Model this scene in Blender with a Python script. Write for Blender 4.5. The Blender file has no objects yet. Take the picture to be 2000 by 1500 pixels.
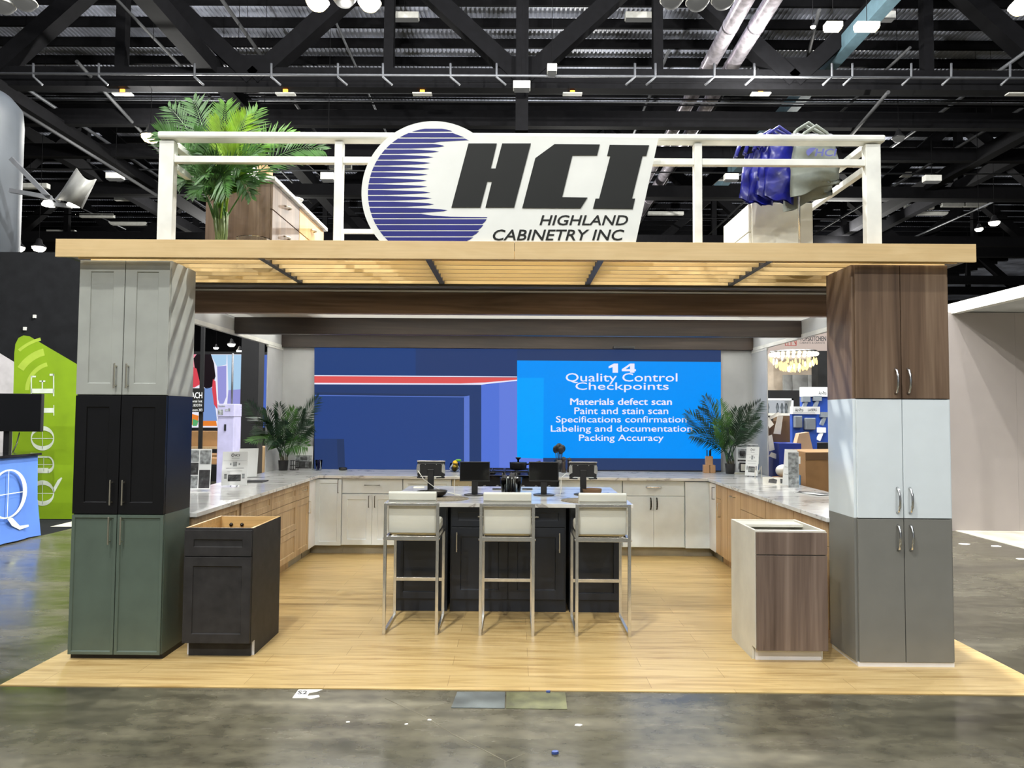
import bpy, bmesh, math, random
from mathutils import Vector, Matrix
random.seed(7)
S = bpy.context.scene
COL = S.collection

# ------------------------------------------------------------------ camera, world, exposure, lamps
CAM_H, FPX = 1.63, 1400.0
PITCH, ROLL, YAW = math.atan(60/1400), .007, .005
CM = Matrix.Rotation(YAW, 3, 'Z') @ Matrix.Rotation(math.pi/2+PITCH, 3, 'X') @ Matrix.Rotation(ROLL, 3, 'Z')
cam = bpy.data.cameras.new('camera'); cam.sensor_width = 36; cam.lens = FPX/2000*36
cam.clip_end = 300
camo = bpy.data.objects.new('camera', cam); COL.objects.link(camo)
camo.matrix_world = Matrix.Translation((0, 0, CAM_H)) @ CM.to_4x4()
S.camera = camo
S.view_settings.view_transform = 'Standard'; S.view_settings.look = 'None'
S.view_settings.gamma = 1; S.view_settings.use_curve_mapping = False
S.view_settings.exposure = 0.15
W = bpy.data.worlds.new('hall_air'); S.world = W; W.use_nodes = True
W.node_tree.nodes['Background'].inputs[0].default_value = (.9, .95, 1, 1)
W.node_tree.nodes['Background'].inputs[1].default_value = .2
try:
    S.cycles.use_denoising = True; S.cycles.denoiser = 'OPENIMAGEDENOISE'
    S.cycles.max_bounces = 7; S.cycles.caustics_reflective = False; S.cycles.caustics_refractive = False
    S.cycles.sample_clamp_indirect = 6
except Exception: pass
WARM, COOL = (1, .985, .93), (.95, .97, 1)
def lamp(x, y, z, w, r=.14, c=WARM):
    l = bpy.data.lights.new('highbay_light', 'POINT'); l.energy = w; l.shadow_soft_size = r; l.color = c
    o = bpy.data.objects.new('highbay_light', l); o.location = (x, y, z); COL.objects.link(o); return o
LAMPS = [(-4.2, -7.2, 10.4, 2700), (5, -7.6, 10.4, 1900), (-2.2, .4, 10.4, 1900), (.5, -15, 9.5, 1500),
         (-2.2, 9.0, 10.4, 4700), (3.0, 9.4, 10.4, 5300), (1.5, 7.4, 10.4, 700), (-3.7, 15.3, 10.3, 1500), (10.8, 12, 10.3, 1100), (-9, 3, 10.4, 700),  # leading pair added over the booth to light it through its ceiling
         (12, 2, 10.4, 800), (-13, 0, 10.4, 600), (-11.6, 23, 10.4, 1200), (7.3, 20, 11.0, 1600), (3, 34, 10.4, 2600), (-15, 38, 10.4, 4500), (17, 38, 10.4, 4500), (-24, 58, 10.4, 5000), (24, 58, 10.4, 5000)]
for a in LAMPS: lamp(*a)

def ray(px, py): return CM @ Vector(((px-1000)/FPX, -(py-750)/FPX, -1))
def at(px, py, Y): d = ray(px, py); return Vector((0, 0, CAM_H)) + d*(Y/d.y)
def on(px, py, z=0.0): d = ray(px, py); return Vector((0, 0, CAM_H)) + d*((z-CAM_H)/d.z)
def onx(px, py, X): d = ray(px, py); return Vector((0, 0, CAM_H)) + d*(X/d.x)

# ------------------------------------------------------------------ materials
def lin(c): return tuple(((v/255)/12.92 if v/255 <= .04045 else ((v/255+.055)/1.055)**2.4) for v in c)+(1,)
MATS = {}
def base(name, rough=.5, metal=0., spec=.5):
    m = bpy.data.materials.new(name); m.use_nodes = True
    b = m.node_tree.nodes['Principled BSDF']
    b.inputs['Roughness'].default_value = rough; b.inputs['Metallic'].default_value = metal
    b.inputs['Specular IOR Level'].default_value = spec
    MATS[name] = m; return m, m.node_tree.nodes, m.node_tree.links, b
def coords(N, L, scale, kind='Object'):
    t = N.new('ShaderNodeTexCoord'); mp = N.new('ShaderNodeMapping'); mp.inputs['Scale'].default_value = scale
    L.new(t.outputs[kind], mp.inputs['Vector']); return mp
def ramp(N, stops):
    r = N.new('ShaderNodeValToRGB'); e = r.color_ramp.elements
    while len(e) < len(stops): e.new(.5)
    for el, (p, c) in zip(e, stops): el.position = p; el.color = lin(c)
    return r
def paint(name, rgb, rough=.5, metal=0., var=.05, scale=6., spec=.5, bump=0.):
    """plain finish with a faint procedural unevenness"""
    m, N, L, b = base(name, rough, metal, spec)
    mp = coords(N, L, (scale,)*3); n = N.new('ShaderNodeTexNoise'); n.inputs['Scale'].default_value = 1; n.inputs['Detail'].default_value = 3
    L.new(mp.outputs[0], n.inputs['Vector'])
    lo = tuple(v*(1-var) for v in rgb); hi = tuple(min(255, v*(1+var)) for v in rgb)
    r = ramp(N, [(.3, lo), (.7, hi)]); L.new(n.outputs['Fac'], r.inputs['Fac']); L.new(r.outputs['Color'], b.inputs['Base Color'])
    if bump:
        bp = N.new('ShaderNodeBump'); bp.inputs['Strength'].default_value = bump; bp.inputs['Distance'].default_value = .01
        L.new(n.outputs['Fac'], bp.inputs['Height']); L.new(bp.outputs[0], b.inputs['Normal'])
    return m
def wood(name, stops, axis='z', rough=.45, s=9., stretch=.06, dist=1.2, spec=.4, fine=.55):
    m, N, L, b = base(name, rough, 0, spec)
    sc = [s, s, s]; sc['xyz'.index(axis)] = s*stretch
    mp = coords(N, L, sc); n = N.new('ShaderNodeTexNoise'); n.inputs['Scale'].default_value = 1; n.inputs['Detail'].default_value = 7
    n.inputs['Distortion'].default_value = dist; L.new(mp.outputs[0], n.inputs['Vector'])
    r = ramp(N, stops); L.new(n.outputs['Fac'], r.inputs['Fac'])
    sc2 = [s*9]*3; sc2['xyz'.index(axis)] = s*.25
    mp2 = coords(N, L, sc2); n2 = N.new('ShaderNodeTexNoise'); n2.inputs['Scale'].default_value = 1; n2.inputs['Detail'].default_value = 2
    L.new(mp2.outputs[0], n2.inputs['Vector'])
    mx = N.new('ShaderNodeMix'); mx.data_type = 'RGBA'; mx.blend_type = 'MULTIPLY'; mx.inputs[0].default_value = fine
    r2 = ramp(N, [(.3, (205, 200, 195)), (.65, (255, 255, 255))]); L.new(n2.outputs['Fac'], r2.inputs['Fac'])
    L.new(r.outputs['Color'], mx.inputs[6]); L.new(r2.outputs['Color'], mx.inputs[7]); L.new(mx.outputs[2], b.inputs['Base Color'])
    return m
def emit(name, rgb, k=1.):
    m = bpy.data.materials.new(name); m.use_nodes = True; N = m.node_tree.nodes; b = N['Principled BSDF']
    b.inputs['Base Color'].default_value = (0, 0, 0, 1); b.inputs['Specular IOR Level'].default_value = .1; b.inputs['Roughness'].default_value = .6
    b.inputs['Emission Color'].default_value = lin(rgb); b.inputs['Emission Strength'].default_value = k; MATS[name] = m; return m
def glass(name, rgb=(235, 240, 240), rough=.03):
    m, N, L, b = base(name, rough); b.inputs['Base Color'].default_value = lin(rgb); b.inputs['Transmission Weight'].default_value = 1
    b.inputs['IOR'].default_value = 1.2; return m
def marble(name, c=(226, 227, 225)):
    m, N, L, b = base(name, .14, 0, .5)
    mp = coords(N, L, (.55, 1.5, 1.5)); n = N.new('ShaderNodeTexNoise'); n.inputs['Scale'].default_value = 1.15; n.inputs['Detail'].default_value = 5; n.inputs['Distortion'].default_value = 1.6
    L.new(mp.outputs[0], n.inputs['Vector'])
    g = tuple(v*.955 for v in c)
    r = ramp(N, [(.42, c), (.487, g), (.4985, (152, 148, 146)), (.51, g), (.56, c)]); L.new(n.outputs['Fac'], r.inputs['Fac'])
    mp2 = coords(N, L, (1.2, 3, 3)); n2 = N.new('ShaderNodeTexNoise'); n2.inputs['Scale'].default_value = 1.2; n2.inputs['Detail'].default_value = 4
    L.new(mp2.outputs[0], n2.inputs['Vector']); r2 = ramp(N, [(.3, (232, 231, 230)), (.55, (255, 255, 255))]); L.new(n2.outputs['Fac'], r2.inputs['Fac'])
    mx = N.new('ShaderNodeMix'); mx.data_type = 'RGBA'; mx.blend_type = 'MULTIPLY'; mx.inputs[0].default_value = .8
    L.new(r.outputs['Color'], mx.inputs[6]); L.new(r2.outputs['Color'], mx.inputs[7]); L.new(mx.outputs[2], b.inputs['Base Color']); return m
def concrete(name):
    m, N, L, b = base(name, .42, 0, .45)
    mp = coords(N, L, (.35, 1.1, 1)); n = N.new('ShaderNodeTexNoise'); n.inputs['Scale'].default_value = 1.5; n.inputs['Detail'].default_value = 9; n.inputs['Roughness'].default_value = .62
    L.new(mp.outputs[0], n.inputs['Vector'])
    r = ramp(N, [(.28, (56, 54, 44)), (.47, (78, 75, 61)), (.6, (93, 89, 74)), (.78, (120, 115, 97))]); L.new(n.outputs['Fac'], r.inputs['Fac'])
    mp2 = coords(N, L, (9, 14, 9)); n2 = N.new('ShaderNodeTexNoise'); n2.inputs['Scale'].default_value = 1; n2.inputs['Detail'].default_value = 5
    L.new(mp2.outputs[0], n2.inputs['Vector']); r2 = ramp(N, [(.3, (175, 175, 175)), (.6, (255, 255, 255))]); L.new(n2.outputs['Fac'], r2.inputs['Fac'])
    mx = N.new('ShaderNodeMix'); mx.data_type = 'RGBA'; mx.blend_type = 'MULTIPLY'; mx.inputs[0].default_value = .7
    L.new(r.outputs['Color'], mx.inputs[6]); L.new(r2.outputs['Color'], mx.inputs[7]); L.new(mx.outputs[2], b.inputs['Base Color'])
    r3 = ramp(N, [(.3, (75, 75, 75)), (.7, (170, 170, 170))]); L.new(n.outputs['Fac'], r3.inputs['Fac']); L.new(r3.outputs['Color'], b.inputs['Roughness'])
    return m
def planks(name):
    m, N, L, b = base(name, .34, 0, .45)
    mp = coords(N, L, (1, 1, 1)); br = N.new('ShaderNodeTexBrick'); br.offset = .4; br.inputs['Scale'].default_value = 1
    br.inputs['Brick Width'].default_value = 1.22; br.inputs['Row Height'].default_value = .18; br.inputs['Mortar Size'].default_value = .0016
    br.inputs['Color1'].default_value = lin((212, 186, 132)); br.inputs['Color2'].default_value = lin((200, 174, 120)); br.inputs['Mortar'].default_value = lin((164, 136, 90))
    L.new(mp.outputs[0], br.inputs['Vector'])
    mp2 = coords(N, L, (1.6, 22, 10)); n = N.new('ShaderNodeTexNoise'); n.inputs['Scale'].default_value = 1; n.inputs['Detail'].default_value = 7; n.inputs['Distortion'].default_value = 1
    L.new(mp2.outputs[0], n.inputs['Vector']); r = ramp(N, [(.3, (204, 190, 168)), (.5, (242, 237, 228)), (.68, (255, 255, 255))]); L.new(n.outputs['Fac'], r.inputs['Fac'])
    mx = N.new('ShaderNodeMix'); mx.data_type = 'RGBA'; mx.blend_type = 'MULTIPLY'; mx.inputs[0].default_value = .9
    L.new(br.outputs['Color'], mx.inputs[6]); L.new(r.outputs['Color'], mx.inputs[7]); L.new(mx.outputs[2], b.inputs['Base Color']); return m

concrete('concrete'); planks('plank_floor'); marble('marble')
paint('white', (222, 222, 216), .5); paint('panel_white', (184, 186, 187), .55, scale=2)
paint('rail_white', (224, 225, 218), .4); paint('sign_white', (216, 218, 213), .45, var=.015)
paint('sign_black', (25, 27, 26), .5, spec=.2); paint('sign_blue', (24, 29, 112), .5, var=.03, spec=.3)
paint('grey_cab', (154, 157, 151), .42, var=.03); paint('black_cab', (15, 15, 17), .33, var=.1, spec=.35); paint('green_cab', (80, 93, 83), .4, var=.04)
paint('charcoal_cab', (46, 45, 45), .5, var=.12, scale=14, spec=.2); paint('island_cab', (27, 33, 43), .36, var=.08)
paint('taupe_cab', (118, 118, 113), .3, var=.02); paint('gloss_white', (212, 221, 225), .09, var=.01)
paint('cream_cab', (223, 231, 236), .42, var=.02); paint('slab_white', (221, 231, 237), .38, var=.02)
paint('toe_black', (20, 20, 20), .5); paint('toe_white', (226, 226, 228), .4, var=.02); paint('toe_taupe', (150, 146, 132), .5)
paint('carcass', (210, 208, 196), .5, var=.03)
wood('maple', [(.25, (200, 171, 122)), (.5, (206, 179, 131)), (.75, (211, 185, 138))], 'x', .5, s=9, stretch=.3, fine=.2)
wood('slat_wood', [(.3, (216, 188, 134)), (.7, (224, 198, 146))], 'x', .5, s=6, fine=.2)
wood('plywood', [(.3, (206, 168, 108)), (.7, (226, 190, 130))], 'x', .5, s=5)
wood('walnut', [(.28, (70, 54, 42)), (.45, (104, 84, 67)), (.58, (118, 98, 80)), (.75, (138, 118, 98))], 'z', .42, s=7)
wood('walnut_grey', [(.28, (74, 61, 54)), (.45, (102, 87, 78)), (.58, (117, 101, 91)), (.75, (136, 120, 109))], 'z', .42, s=7)
wood('front_beam_lightened', [(.3, (84, 66, 54)), (.5, (128, 104, 88)), (.72, (160, 136, 120))], 'x', .42, s=7)  # same wood as the other beams, lightened to make up for missing light
wood('dark_beam', [(.3, (36, 29, 25)), (.5, (54, 44, 38)), (.72, (76, 64, 57))], 'x', .42, s=7)
wood('oak', [(.3, (148, 123, 88)), (.5, (176, 150, 114)), (.75, (192, 168, 132))], 'z', .45, s=7)
wood('oak_slab', [(.3, (164, 132, 92)), (.5, (190, 158, 116)), (.75, (204, 174, 132))], 'z', .45, s=5)
wood('oak_honey', [(.3, (190, 146, 88)), (.7, (212, 170, 108))], 'z', .45, s=6)
wood('box_wood', [(.3, (180, 136, 96)), (.7, (204, 164, 124))], 'z', .5, s=14)
paint('chrome', (226, 226, 226), .16, 1, var=.02); paint('steel', (222, 221, 217), .27, 1, var=.04, scale=20); paint('brushed', (212, 206, 190), .3, 1, var=.03)
paint('gunmetal', (70, 68, 66), .35, 1); paint('black_plastic', (20, 20, 22), .4, var=.1); paint('black_gloss', (10, 10, 12), .12)
paint('black_metal', (26, 26, 28), .45, .2); paint('dark_edge', (46, 44, 42), .5)
paint('leather', (208, 209, 198), .5, var=.012, scale=6); paint('seam', (180, 176, 160), .6)
paint('placemat', (124, 116, 100), .8, scale=60, var=.2)
paint('palm_dark', (26, 54, 32), .45, var=.25, scale=9); paint('palm_bright', (86, 130, 40), .45, var=.25, scale=9); paint('palm_stem', (96, 112, 62), .6)
paint('palm_lime', (124, 158, 44), .45, var=.2, scale=9)
paint('palm_mid', (62, 102, 44), .45, var=.25, scale=9); paint('stem_dark', (90, 84, 62), .6)
paint('print_white', (230, 233, 234), .4, var=.01); paint('print_grey', (130, 134, 136), .5, var=.35, scale=25); paint('print_dark', (50, 50, 52), .5, var=.4, scale=25)
paint('ink', (44, 46, 50), .6); paint('ink_red', (120, 40, 36), .6)
glass('clear'); glass('acrylic', (240, 244, 244))
paint('lemon', (236, 190, 30), .45); paint('leaf_green', (110, 170, 60), .5)
paint('bag_blue', (20, 25, 116), .35, var=.3, scale=8, bump=.5); paint('bag_grey', (118, 124, 116), .7, var=.1, scale=8, bump=.3); paint('bag_logo', (84, 88, 150), .7)
paint('banner_green', (130, 164, 14), .6, var=.04, scale=3); paint('banner_swirl', (168, 194, 66), .6, var=.03); paint('banner_text', (214, 224, 206), .6)
paint('banner_blue', (84, 124, 202), .6, var=.05, scale=2); paint('banner_grey', (196, 192, 194), .6); paint('black_cloth', (28, 29, 31), .85, var=.1, spec=.12)
paint('roof_steel', (16, 16, 18), .8, .0, var=.12, spec=.08); paint('roof_deck', (160, 164, 178), .45, .0, var=.3, scale=.5); paint('roof_conduit', (98, 100, 104), .5, .3); paint('roof_teal', (80, 103, 113), .5, .2)
paint('duct', (176, 170, 178), .3, .8, var=.15, scale=5); paint('column_grey', (66, 71, 77), .5, var=.06, scale=1.5); paint('fixture_white', (206, 206, 200), .5)
paint('hall_dark', (22, 22, 24), .9, spec=.05); paint('mauve_wall', (168, 160, 156), .7, var=.03, scale=1); paint('vinyl_pale', (190, 186, 172), .5, var=.12, scale=3)
paint('cardboard', (146, 110, 70), .75, var=.05); paint('cardboard_dark', (104, 78, 52), .75); paint('kraft', (190, 158, 128), .8); paint('tape_blue', (70, 120, 170), .5)
paint('bin_blue', (26, 52, 140), .45); paint('board_blue', (36, 82, 186), .5, var=.06); paint('tool_grey', (120, 128, 136), .4); paint('beige_wall', (196, 184, 168), .7); paint('marble_grey', (150, 154, 156), .35, var=.2, scale=3)
paint('paper', (232, 230, 222), .7); paint('debris_blue', (58, 78, 136), .5); paint('plate_grey', (74, 80, 80), .4, var=.2, scale=6); paint('plate_green', (80, 81, 54), .45, var=.25, scale=9); paint('groove', (42, 40, 34), .8)
paint('reflector', (126, 126, 122), .5, .2); paint('column_dim', (46, 47, 49), .7); paint('mortar_scratch', (112, 107, 90), .7); paint('pink', (176, 174, 206), .4)
paint('taupe_drawer', (178, 168, 140), .42)
# LED / emissive materials
emit('lamp_warm', (255, 226, 160), 14); emit('lamp_white', (255, 250, 235), 14); emit('lamp_orange', (255, 160, 50), 5); emit('lamp_off_glow', (150, 150, 146), .3)  # unlit lamp faces get a faint glow to look pale
emit('crystal', (255, 224, 150), 1.6); emit('crystal_white', (255, 246, 224), 2.2); emit('glow_sign', (240, 220, 208), .62)
EM = .9
for k, c in dict(led_navy=(44, 70, 132), led_navy2=(42, 62, 110), led_top=(38, 66, 124), led_dark=(42, 58, 96), led_red=(222, 88, 88), led_white=(235, 236, 255), led_edge=(92, 120, 206),
                 led_peri=(84, 116, 214), led_peri2=(100, 126, 220), led_sky=(0, 146, 250), led_sky2=(0, 162, 255), led_frame=(44, 62, 104),
                 vid_pale=(170, 206, 236), vid_lilac=(150, 150, 216), vid_black=(24, 14, 20), vid_red=(216, 70, 84), vid_pink=(240, 140, 160), vid_denim=(120, 150, 206), vid_white=(236, 236, 250),
                 vid_blue=(74, 104, 190), vid_orange=(230, 130, 50), vid_green=(90, 170, 110)).items(): emit(k, c, EM)
emit('display_shelf', (226, 232, 238), .55)
def fill_cloth_mat(name, rgb, t):  # ceiling made translucent so lamps above light the booth interior
    m, N, L, b = base(name, .8); out = N['Material Output']; b.inputs['Base Color'].default_value = lin(rgb)
    tr = N.new('ShaderNodeBsdfTranslucent'); tr.inputs['Color'].default_value = lin((250, 248, 240)); mx = N.new('ShaderNodeMixShader'); mx.inputs[0].default_value = t
    L.new(b.outputs[0], mx.inputs[1]); L.new(tr.outputs[0], mx.inputs[2]); L.new(mx.outputs[0], out.inputs['Surface'])
fill_cloth_mat('ceiling_fill_cloth', (180, 180, 178), .75); fill_cloth_mat('fill_cloth_dimmed', (166, 166, 166), .1)  # second variant dimmed so the strip in view glows less
M = MATS

# ------------------------------------------------------------------ mesh builder
class MB:
    def __init__(s): s.v = []; s.f = []; s.mi = []; s.sm = []
    def add(s, vs, fs, m=0, sm=False):
        o = len(s.v); s.v += [tuple(p) for p in vs]
        for f in fs: s.f.append(tuple(i+o for i in f)); s.mi.append(m); s.sm.append(sm)
        return s
    def box(s, x0, x1, y0, y1, z0, z1, m=0):
        v = [(x0, y0, z0), (x1, y0, z0), (x1, y1, z0), (x0, y1, z0), (x0, y0, z1), (x1, y0, z1), (x1, y1, z1), (x0, y1, z1)]
        return s.add(v, [(0, 3, 2, 1), (4, 5, 6, 7), (0, 1, 5, 4), (1, 2, 6, 5), (2, 3, 7, 6), (3, 0, 4, 7)], m)
    def bar(s, p0, p1, w, h, up=(0, 0, 1), m=0):
        p0, p1 = Vector(p0), Vector(p1); d = (p1-p0).normalized(); u = Vector(up)
        if abs(d.dot(u)) > .97: u = Vector((0, 1, 0))
        a = d.cross(u).normalized(); b = a.cross(d).normalized(); v = []
        for p in (p0, p1):
            for i, j in ((-1, -1), (1, -1), (1, 1), (-1, 1)): v.append(p+a*i*w/2+b*j*h/2)
        return s.add(v, [(3, 2, 1, 0), (4, 5, 6, 7), (0, 1, 5, 4), (1, 2, 6, 5), (2, 3, 7, 6), (3, 0, 4, 7)], m)
    def tube(s, pts, r, n=8, m=0, sm=True):
        P = [Vector(p) for p in pts]; R = r if isinstance(r, (list, tuple)) else [r]*len(P); v = []; f = []
        t0 = (P[1]-P[0]).normalized(); a = t0.cross(Vector((0, 0, 1)))
        if a.length < .05: a = t0.cross(Vector((0, 1, 0)))
        a.normalize()
        for i, p in enumerate(P):
            if i == 0: t = P[1]-P[0]
            elif i == len(P)-1: t = P[-1]-P[-2]
            else: t = (P[i+1]-p).normalized()+(p-P[i-1]).normalized()
            t.normalize(); a = (a-t*a.dot(t)).normalized(); b = t.cross(a)
            for k in range(n):
                g = 2*math.pi*k/n; v.append(p+(a*math.cos(g)+b*math.sin(g))*R[i])
        for i in range(len(P)-1):
            for k in range(n): f.append((i*n+k, i*n+(k+1) % n, (i+1)*n+(k+1) % n, (i+1)*n+k))
        s.add(v, f, m, sm); L = len(P)-1
        return s.add(v[:n]+v[L*n:], [tuple(range(n-1, -1, -1)), tuple(range(n, 2*n))], m)
    def cyl(s, p0, p1, r0, r1=None, n=16, m=0): return s.tube([p0, p1], [r0, r0 if r1 is None else r1], n, m)
    def lathe(s, prof, c=(0, 0, 0), n=20, m=0, sm=True):
        v = []; f = []
        for r, z in prof:
            for k in range(n): g = 2*math.pi*k/n; v.append((c[0]+r*math.cos(g), c[1]+r*math.sin(g), c[2]+z))
        for i in range(len(prof)-1):
            for k in range(n): f.append((i*n+k, i*n+(k+1) % n, (i+1)*n+(k+1) % n, (i+1)*n+k))
        s.add(v, f, m, sm)
        caps = []
        if prof[0][0] > 1e-4: caps.append(tuple(range(n-1, -1, -1)))
        if prof[-1][0] > 1e-4: caps.append(tuple(range((len(prof)-1)*n, len(prof)*n)))
        if caps: s.add(v, caps, m)
        return s
    def prism(s, poly, fn, w0, w1, m=0, ms=None):
        """poly: 2D outline; fn(u, v, w) -> xyz; solid between w0 and w1"""
        n = len(poly); v = [fn(a, b, w0) for a, b in poly]+[fn(a, b, w1) for a, b in poly]
        s.add(v, [tuple(range(n)), tuple(range(2*n-1, n-1, -1))], m)
        return s.add(v, [(i, i+n, (i+1) % n+n, (i+1) % n) for i in range(n)], m if ms is None else ms)
    def quad(s, pts, m=0): return s.add(pts, [tuple(range(len(pts)))], m)
    def sphere(s, c, r, n=14, m=0, sq=(1, 1, 1)):
        pr = [(max(1e-5, math.sin(math.pi*i/n)), -math.cos(math.pi*i/n)) for i in range(n+1)]; v = []; f = []; k2 = n+4
        for a, z in pr:
            for k in range(k2): g = 2*math.pi*k/k2; v.append((c[0]+r*a*math.cos(g)*sq[0], c[1]+r*a*math.sin(g)*sq[1], c[2]+r*z*sq[2]))
        for i in range(n):
            for k in range(k2): f.append((i*k2+k, i*k2+(k+1) % k2, (i+1)*k2+(k+1) % k2, (i+1)*k2+k))
        return s.add(v, f, m, True)
    def build(s, name, mats, parent=None, world=True, bevel=0., fix=True):
        me = bpy.data.meshes.new(name); vs = s.v
        if parent is not None and world:
            inv = ROOT[parent.name].inverted(); vs = [tuple(inv @ Vector(p)) for p in vs]
        me.from_pydata(vs, [], s.f)
        mats = mats if isinstance(mats, (list, tuple)) else [mats]
        for k in mats: me.materials.append(M[k])
        me.polygons.foreach_set('material_index', s.mi); me.polygons.foreach_set('use_smooth', s.sm)
        if fix:
            b = bmesh.new(); b.from_mesh(me); bmesh.ops.remove_doubles(b, verts=b.verts, dist=1e-5)
            bmesh.ops.recalc_face_normals(b, faces=b.faces); b.to_mesh(me); b.free()
        me.update()
        o = bpy.data.objects.new(name, me); COL.objects.link(o)
        if parent is not None: o.parent = parent; ROOT[o.name] = ROOT[parent.name]
        else: ROOT[o.name] = Matrix.Identity(4)
        if bevel:
            bv = o.modifiers.new('edge', 'BEVEL'); bv.width = bevel; bv.segments = 2; bv.limit_method = 'ANGLE'
        return o
ROOT = {}
def tag(o, label, cat, group=None, kind=None):
    o['label'] = label; o['category'] = cat
    if group: o['group'] = group
    if kind: o['kind'] = kind
    return o
def thing(name, label, cat, loc=(0, 0, 0), rz=0., group=None):
    o = bpy.data.objects.new(name, None); COL.objects.link(o); o.location = loc; o.rotation_euler = (0, 0, rz); o.empty_display_size = .1
    ROOT[o.name] = Matrix.Translation(loc) @ Matrix.Rotation(rz, 4, 'Z'); return tag(o, label, cat, group)
def struct(o): o['kind'] = 'structure'; return o
def one(mb, name, mats, label, cat, group=None, bevel=0., kind=None):
    """a thing that is one mesh: origin moved to its base centre"""
    xs = [p[0] for p in mb.v]; ys = [p[1] for p in mb.v]; zs = [p[2] for p in mb.v]
    c = ((min(xs)+max(xs))/2, (min(ys)+max(ys))/2, min(zs)); mb.v = [(p[0]-c[0], p[1]-c[1], p[2]-c[2]) for p in mb.v]
    o = mb.build(name, mats, None, bevel=bevel); o.location = c; ROOT[o.name] = Matrix.Translation(c); return tag(o, label, cat, group, kind)
def dup(root, loc, rz=None, label=None):
    r = root.copy(); COL.objects.link(r); r.location = loc
    if rz is not None: r.rotation_euler = (0, 0, rz)
    ROOT[r.name] = Matrix.Translation(loc) @ Matrix.Rotation(r.rotation_euler.z, 4, 'Z')
    if label: r['label'] = label
    for ch in list(root.children):
        c = ch.copy(); COL.objects.link(c); c.parent = r; ROOT[c.name] = ROOT[r.name]
        for g in ch.children:
            d = g.copy(); COL.objects.link(d); d.parent = c; ROOT[d.name] = ROOT[r.name]
    return r
def text(mb, s, fn, u0, u1, v0, v1, w=0., m=0, shear=0., bold=0.):
    """lettering filling the box u0..u1 (left to right), v0..v1 (bottom to top) of a plane, fn(u, v, w) -> xyz"""
    c = bpy.data.curves.new('t', 'FONT'); c.body = s; c.shear = shear; c.offset = bold; c.resolution_u = 3; c.fill_mode = 'FRONT'
    o = bpy.data.objects.new('t', c); COL.objects.link(o)
    me = bpy.data.meshes.new_from_object(o.evaluated_get(bpy.context.evaluated_depsgraph_get()))
    xs = [q.co.x for q in me.vertices]; ys = [q.co.y for q in me.vertices]; ax, bx, ay, by = min(xs), max(xs), min(ys), max(ys)
    v = [fn(u0+(q.co.x-ax)/(bx-ax)*(u1-u0), v0+(q.co.y-ay)/(by-ay)*(v1-v0), w) for q in me.vertices]
    mb.add(v, [tuple(p.vertices) for p in me.polygons], m)
    bpy.data.objects.remove(o); bpy.data.curves.remove(c); bpy.data.meshes.remove(me); return mb
XZ = lambda Y: (lambda u, v, w: (u, Y+w, v))          # upright plane facing the camera side (-Y)

# ------------------------------------------------------------------ the hall shell
mb = MB(); mb.quad([(-60, -30, 0), (60, -30, 0), (60, 90, 0), (-60, 90, 0)]); struct(mb.build('floor', 'concrete'))
ROOF = 16.4
mb = MB(); pts = []; x = -60.
while x < 60: pts += [(x, 0), (x+.07, 0), (x+.085, .045), (x+.155, .045)]; x += .17
v = [(a, -30, ROOF+b) for a, b in pts]+[(a, 92, ROOF+b) for a, b in pts]; n = len(pts)
mb.add(v, [(i, i+1, i+1+n, i+n) for i in range(n-1)]); struct(mb.build('ceiling', 'roof_deck', fix=False))
for nm, a in dict(wall_back=(-60, 60, 90, 90.3), wall_left=(-60.3, -60, -30, 90), wall_right=(60, 60.3, -30, 90)).items():
    mb = MB(); mb.box(*a, 0, ROOF); struct(mb.build(nm, 'hall_dark'))
# booth flooring
mb = MB(); mb.prism([(-3.05, 4.315), (3.235, 4.30), (3.235, 9.45), (-3.05, 9.45)], lambda u, v, w: (u, v, w), 0, .006)
one(mb, 'plank_flooring', 'plank_floor', 'honey oak plank flooring laid under the whole kitchen booth', 'flooring')
FL = .006

# ------------------------------------------------------------------ handles and cabinets (local frame: x along the front, y into the depth, front plane y = 0)
def handle_bar(x, z, ln, vertical=True, out=.028, r=.0045, y=-.02):
    """square bar pull on two posts"""
    mb = MB(); h = ln/2; o = y-out
    if vertical:
        mb.box(x-r, x+r, o-r, o+r, z-h, z+h)
        for q in (-.78, .78): mb.box(x-r, x+r, o+r, y, z+h*q-r, z+h*q+r)
    else:
        mb.box(x-h, x+h, o-r, o+r, z-r, z+r)
        for q in (-.78, .78): mb.box(x+h*q-r, x+h*q+r, o+r, y, z-r, z+r)
    return mb
def handle_wire(x, z, ln, vertical=True, out=.03, r=.004, y=-.02):
    h = ln/2; P = [(0, 0), (0, out), (1, out), (1, 0)]
    pts = [((x, y-b, z-h+a*ln) if vertical else (x-h+a*ln, y-b, z)) for a, b in P]
    return MB().tube(pts, r, 6)
def handle_arch(x, z, ln, vertical=True, out=.034, y=-.02):
    """arched chrome pull, thin at the feet and thicker in the middle"""
    pts = []; R = []
    for i in range(13):
        t = i/12; b = out*math.sin(math.pi*t)**.45 if 0 < t < 1 else 0; k = (t-.5)*ln
        pts.append((x, y-b, z+k) if vertical else (x+k, y-b, z)); R.append(.0055+.0035*math.sin(math.pi*t)**2+(.003 if i in (0, 1, 11, 12) else 0)+(.003 if i in (3, 9) else 0))
    return MB().tube(pts, R, 8)
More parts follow.
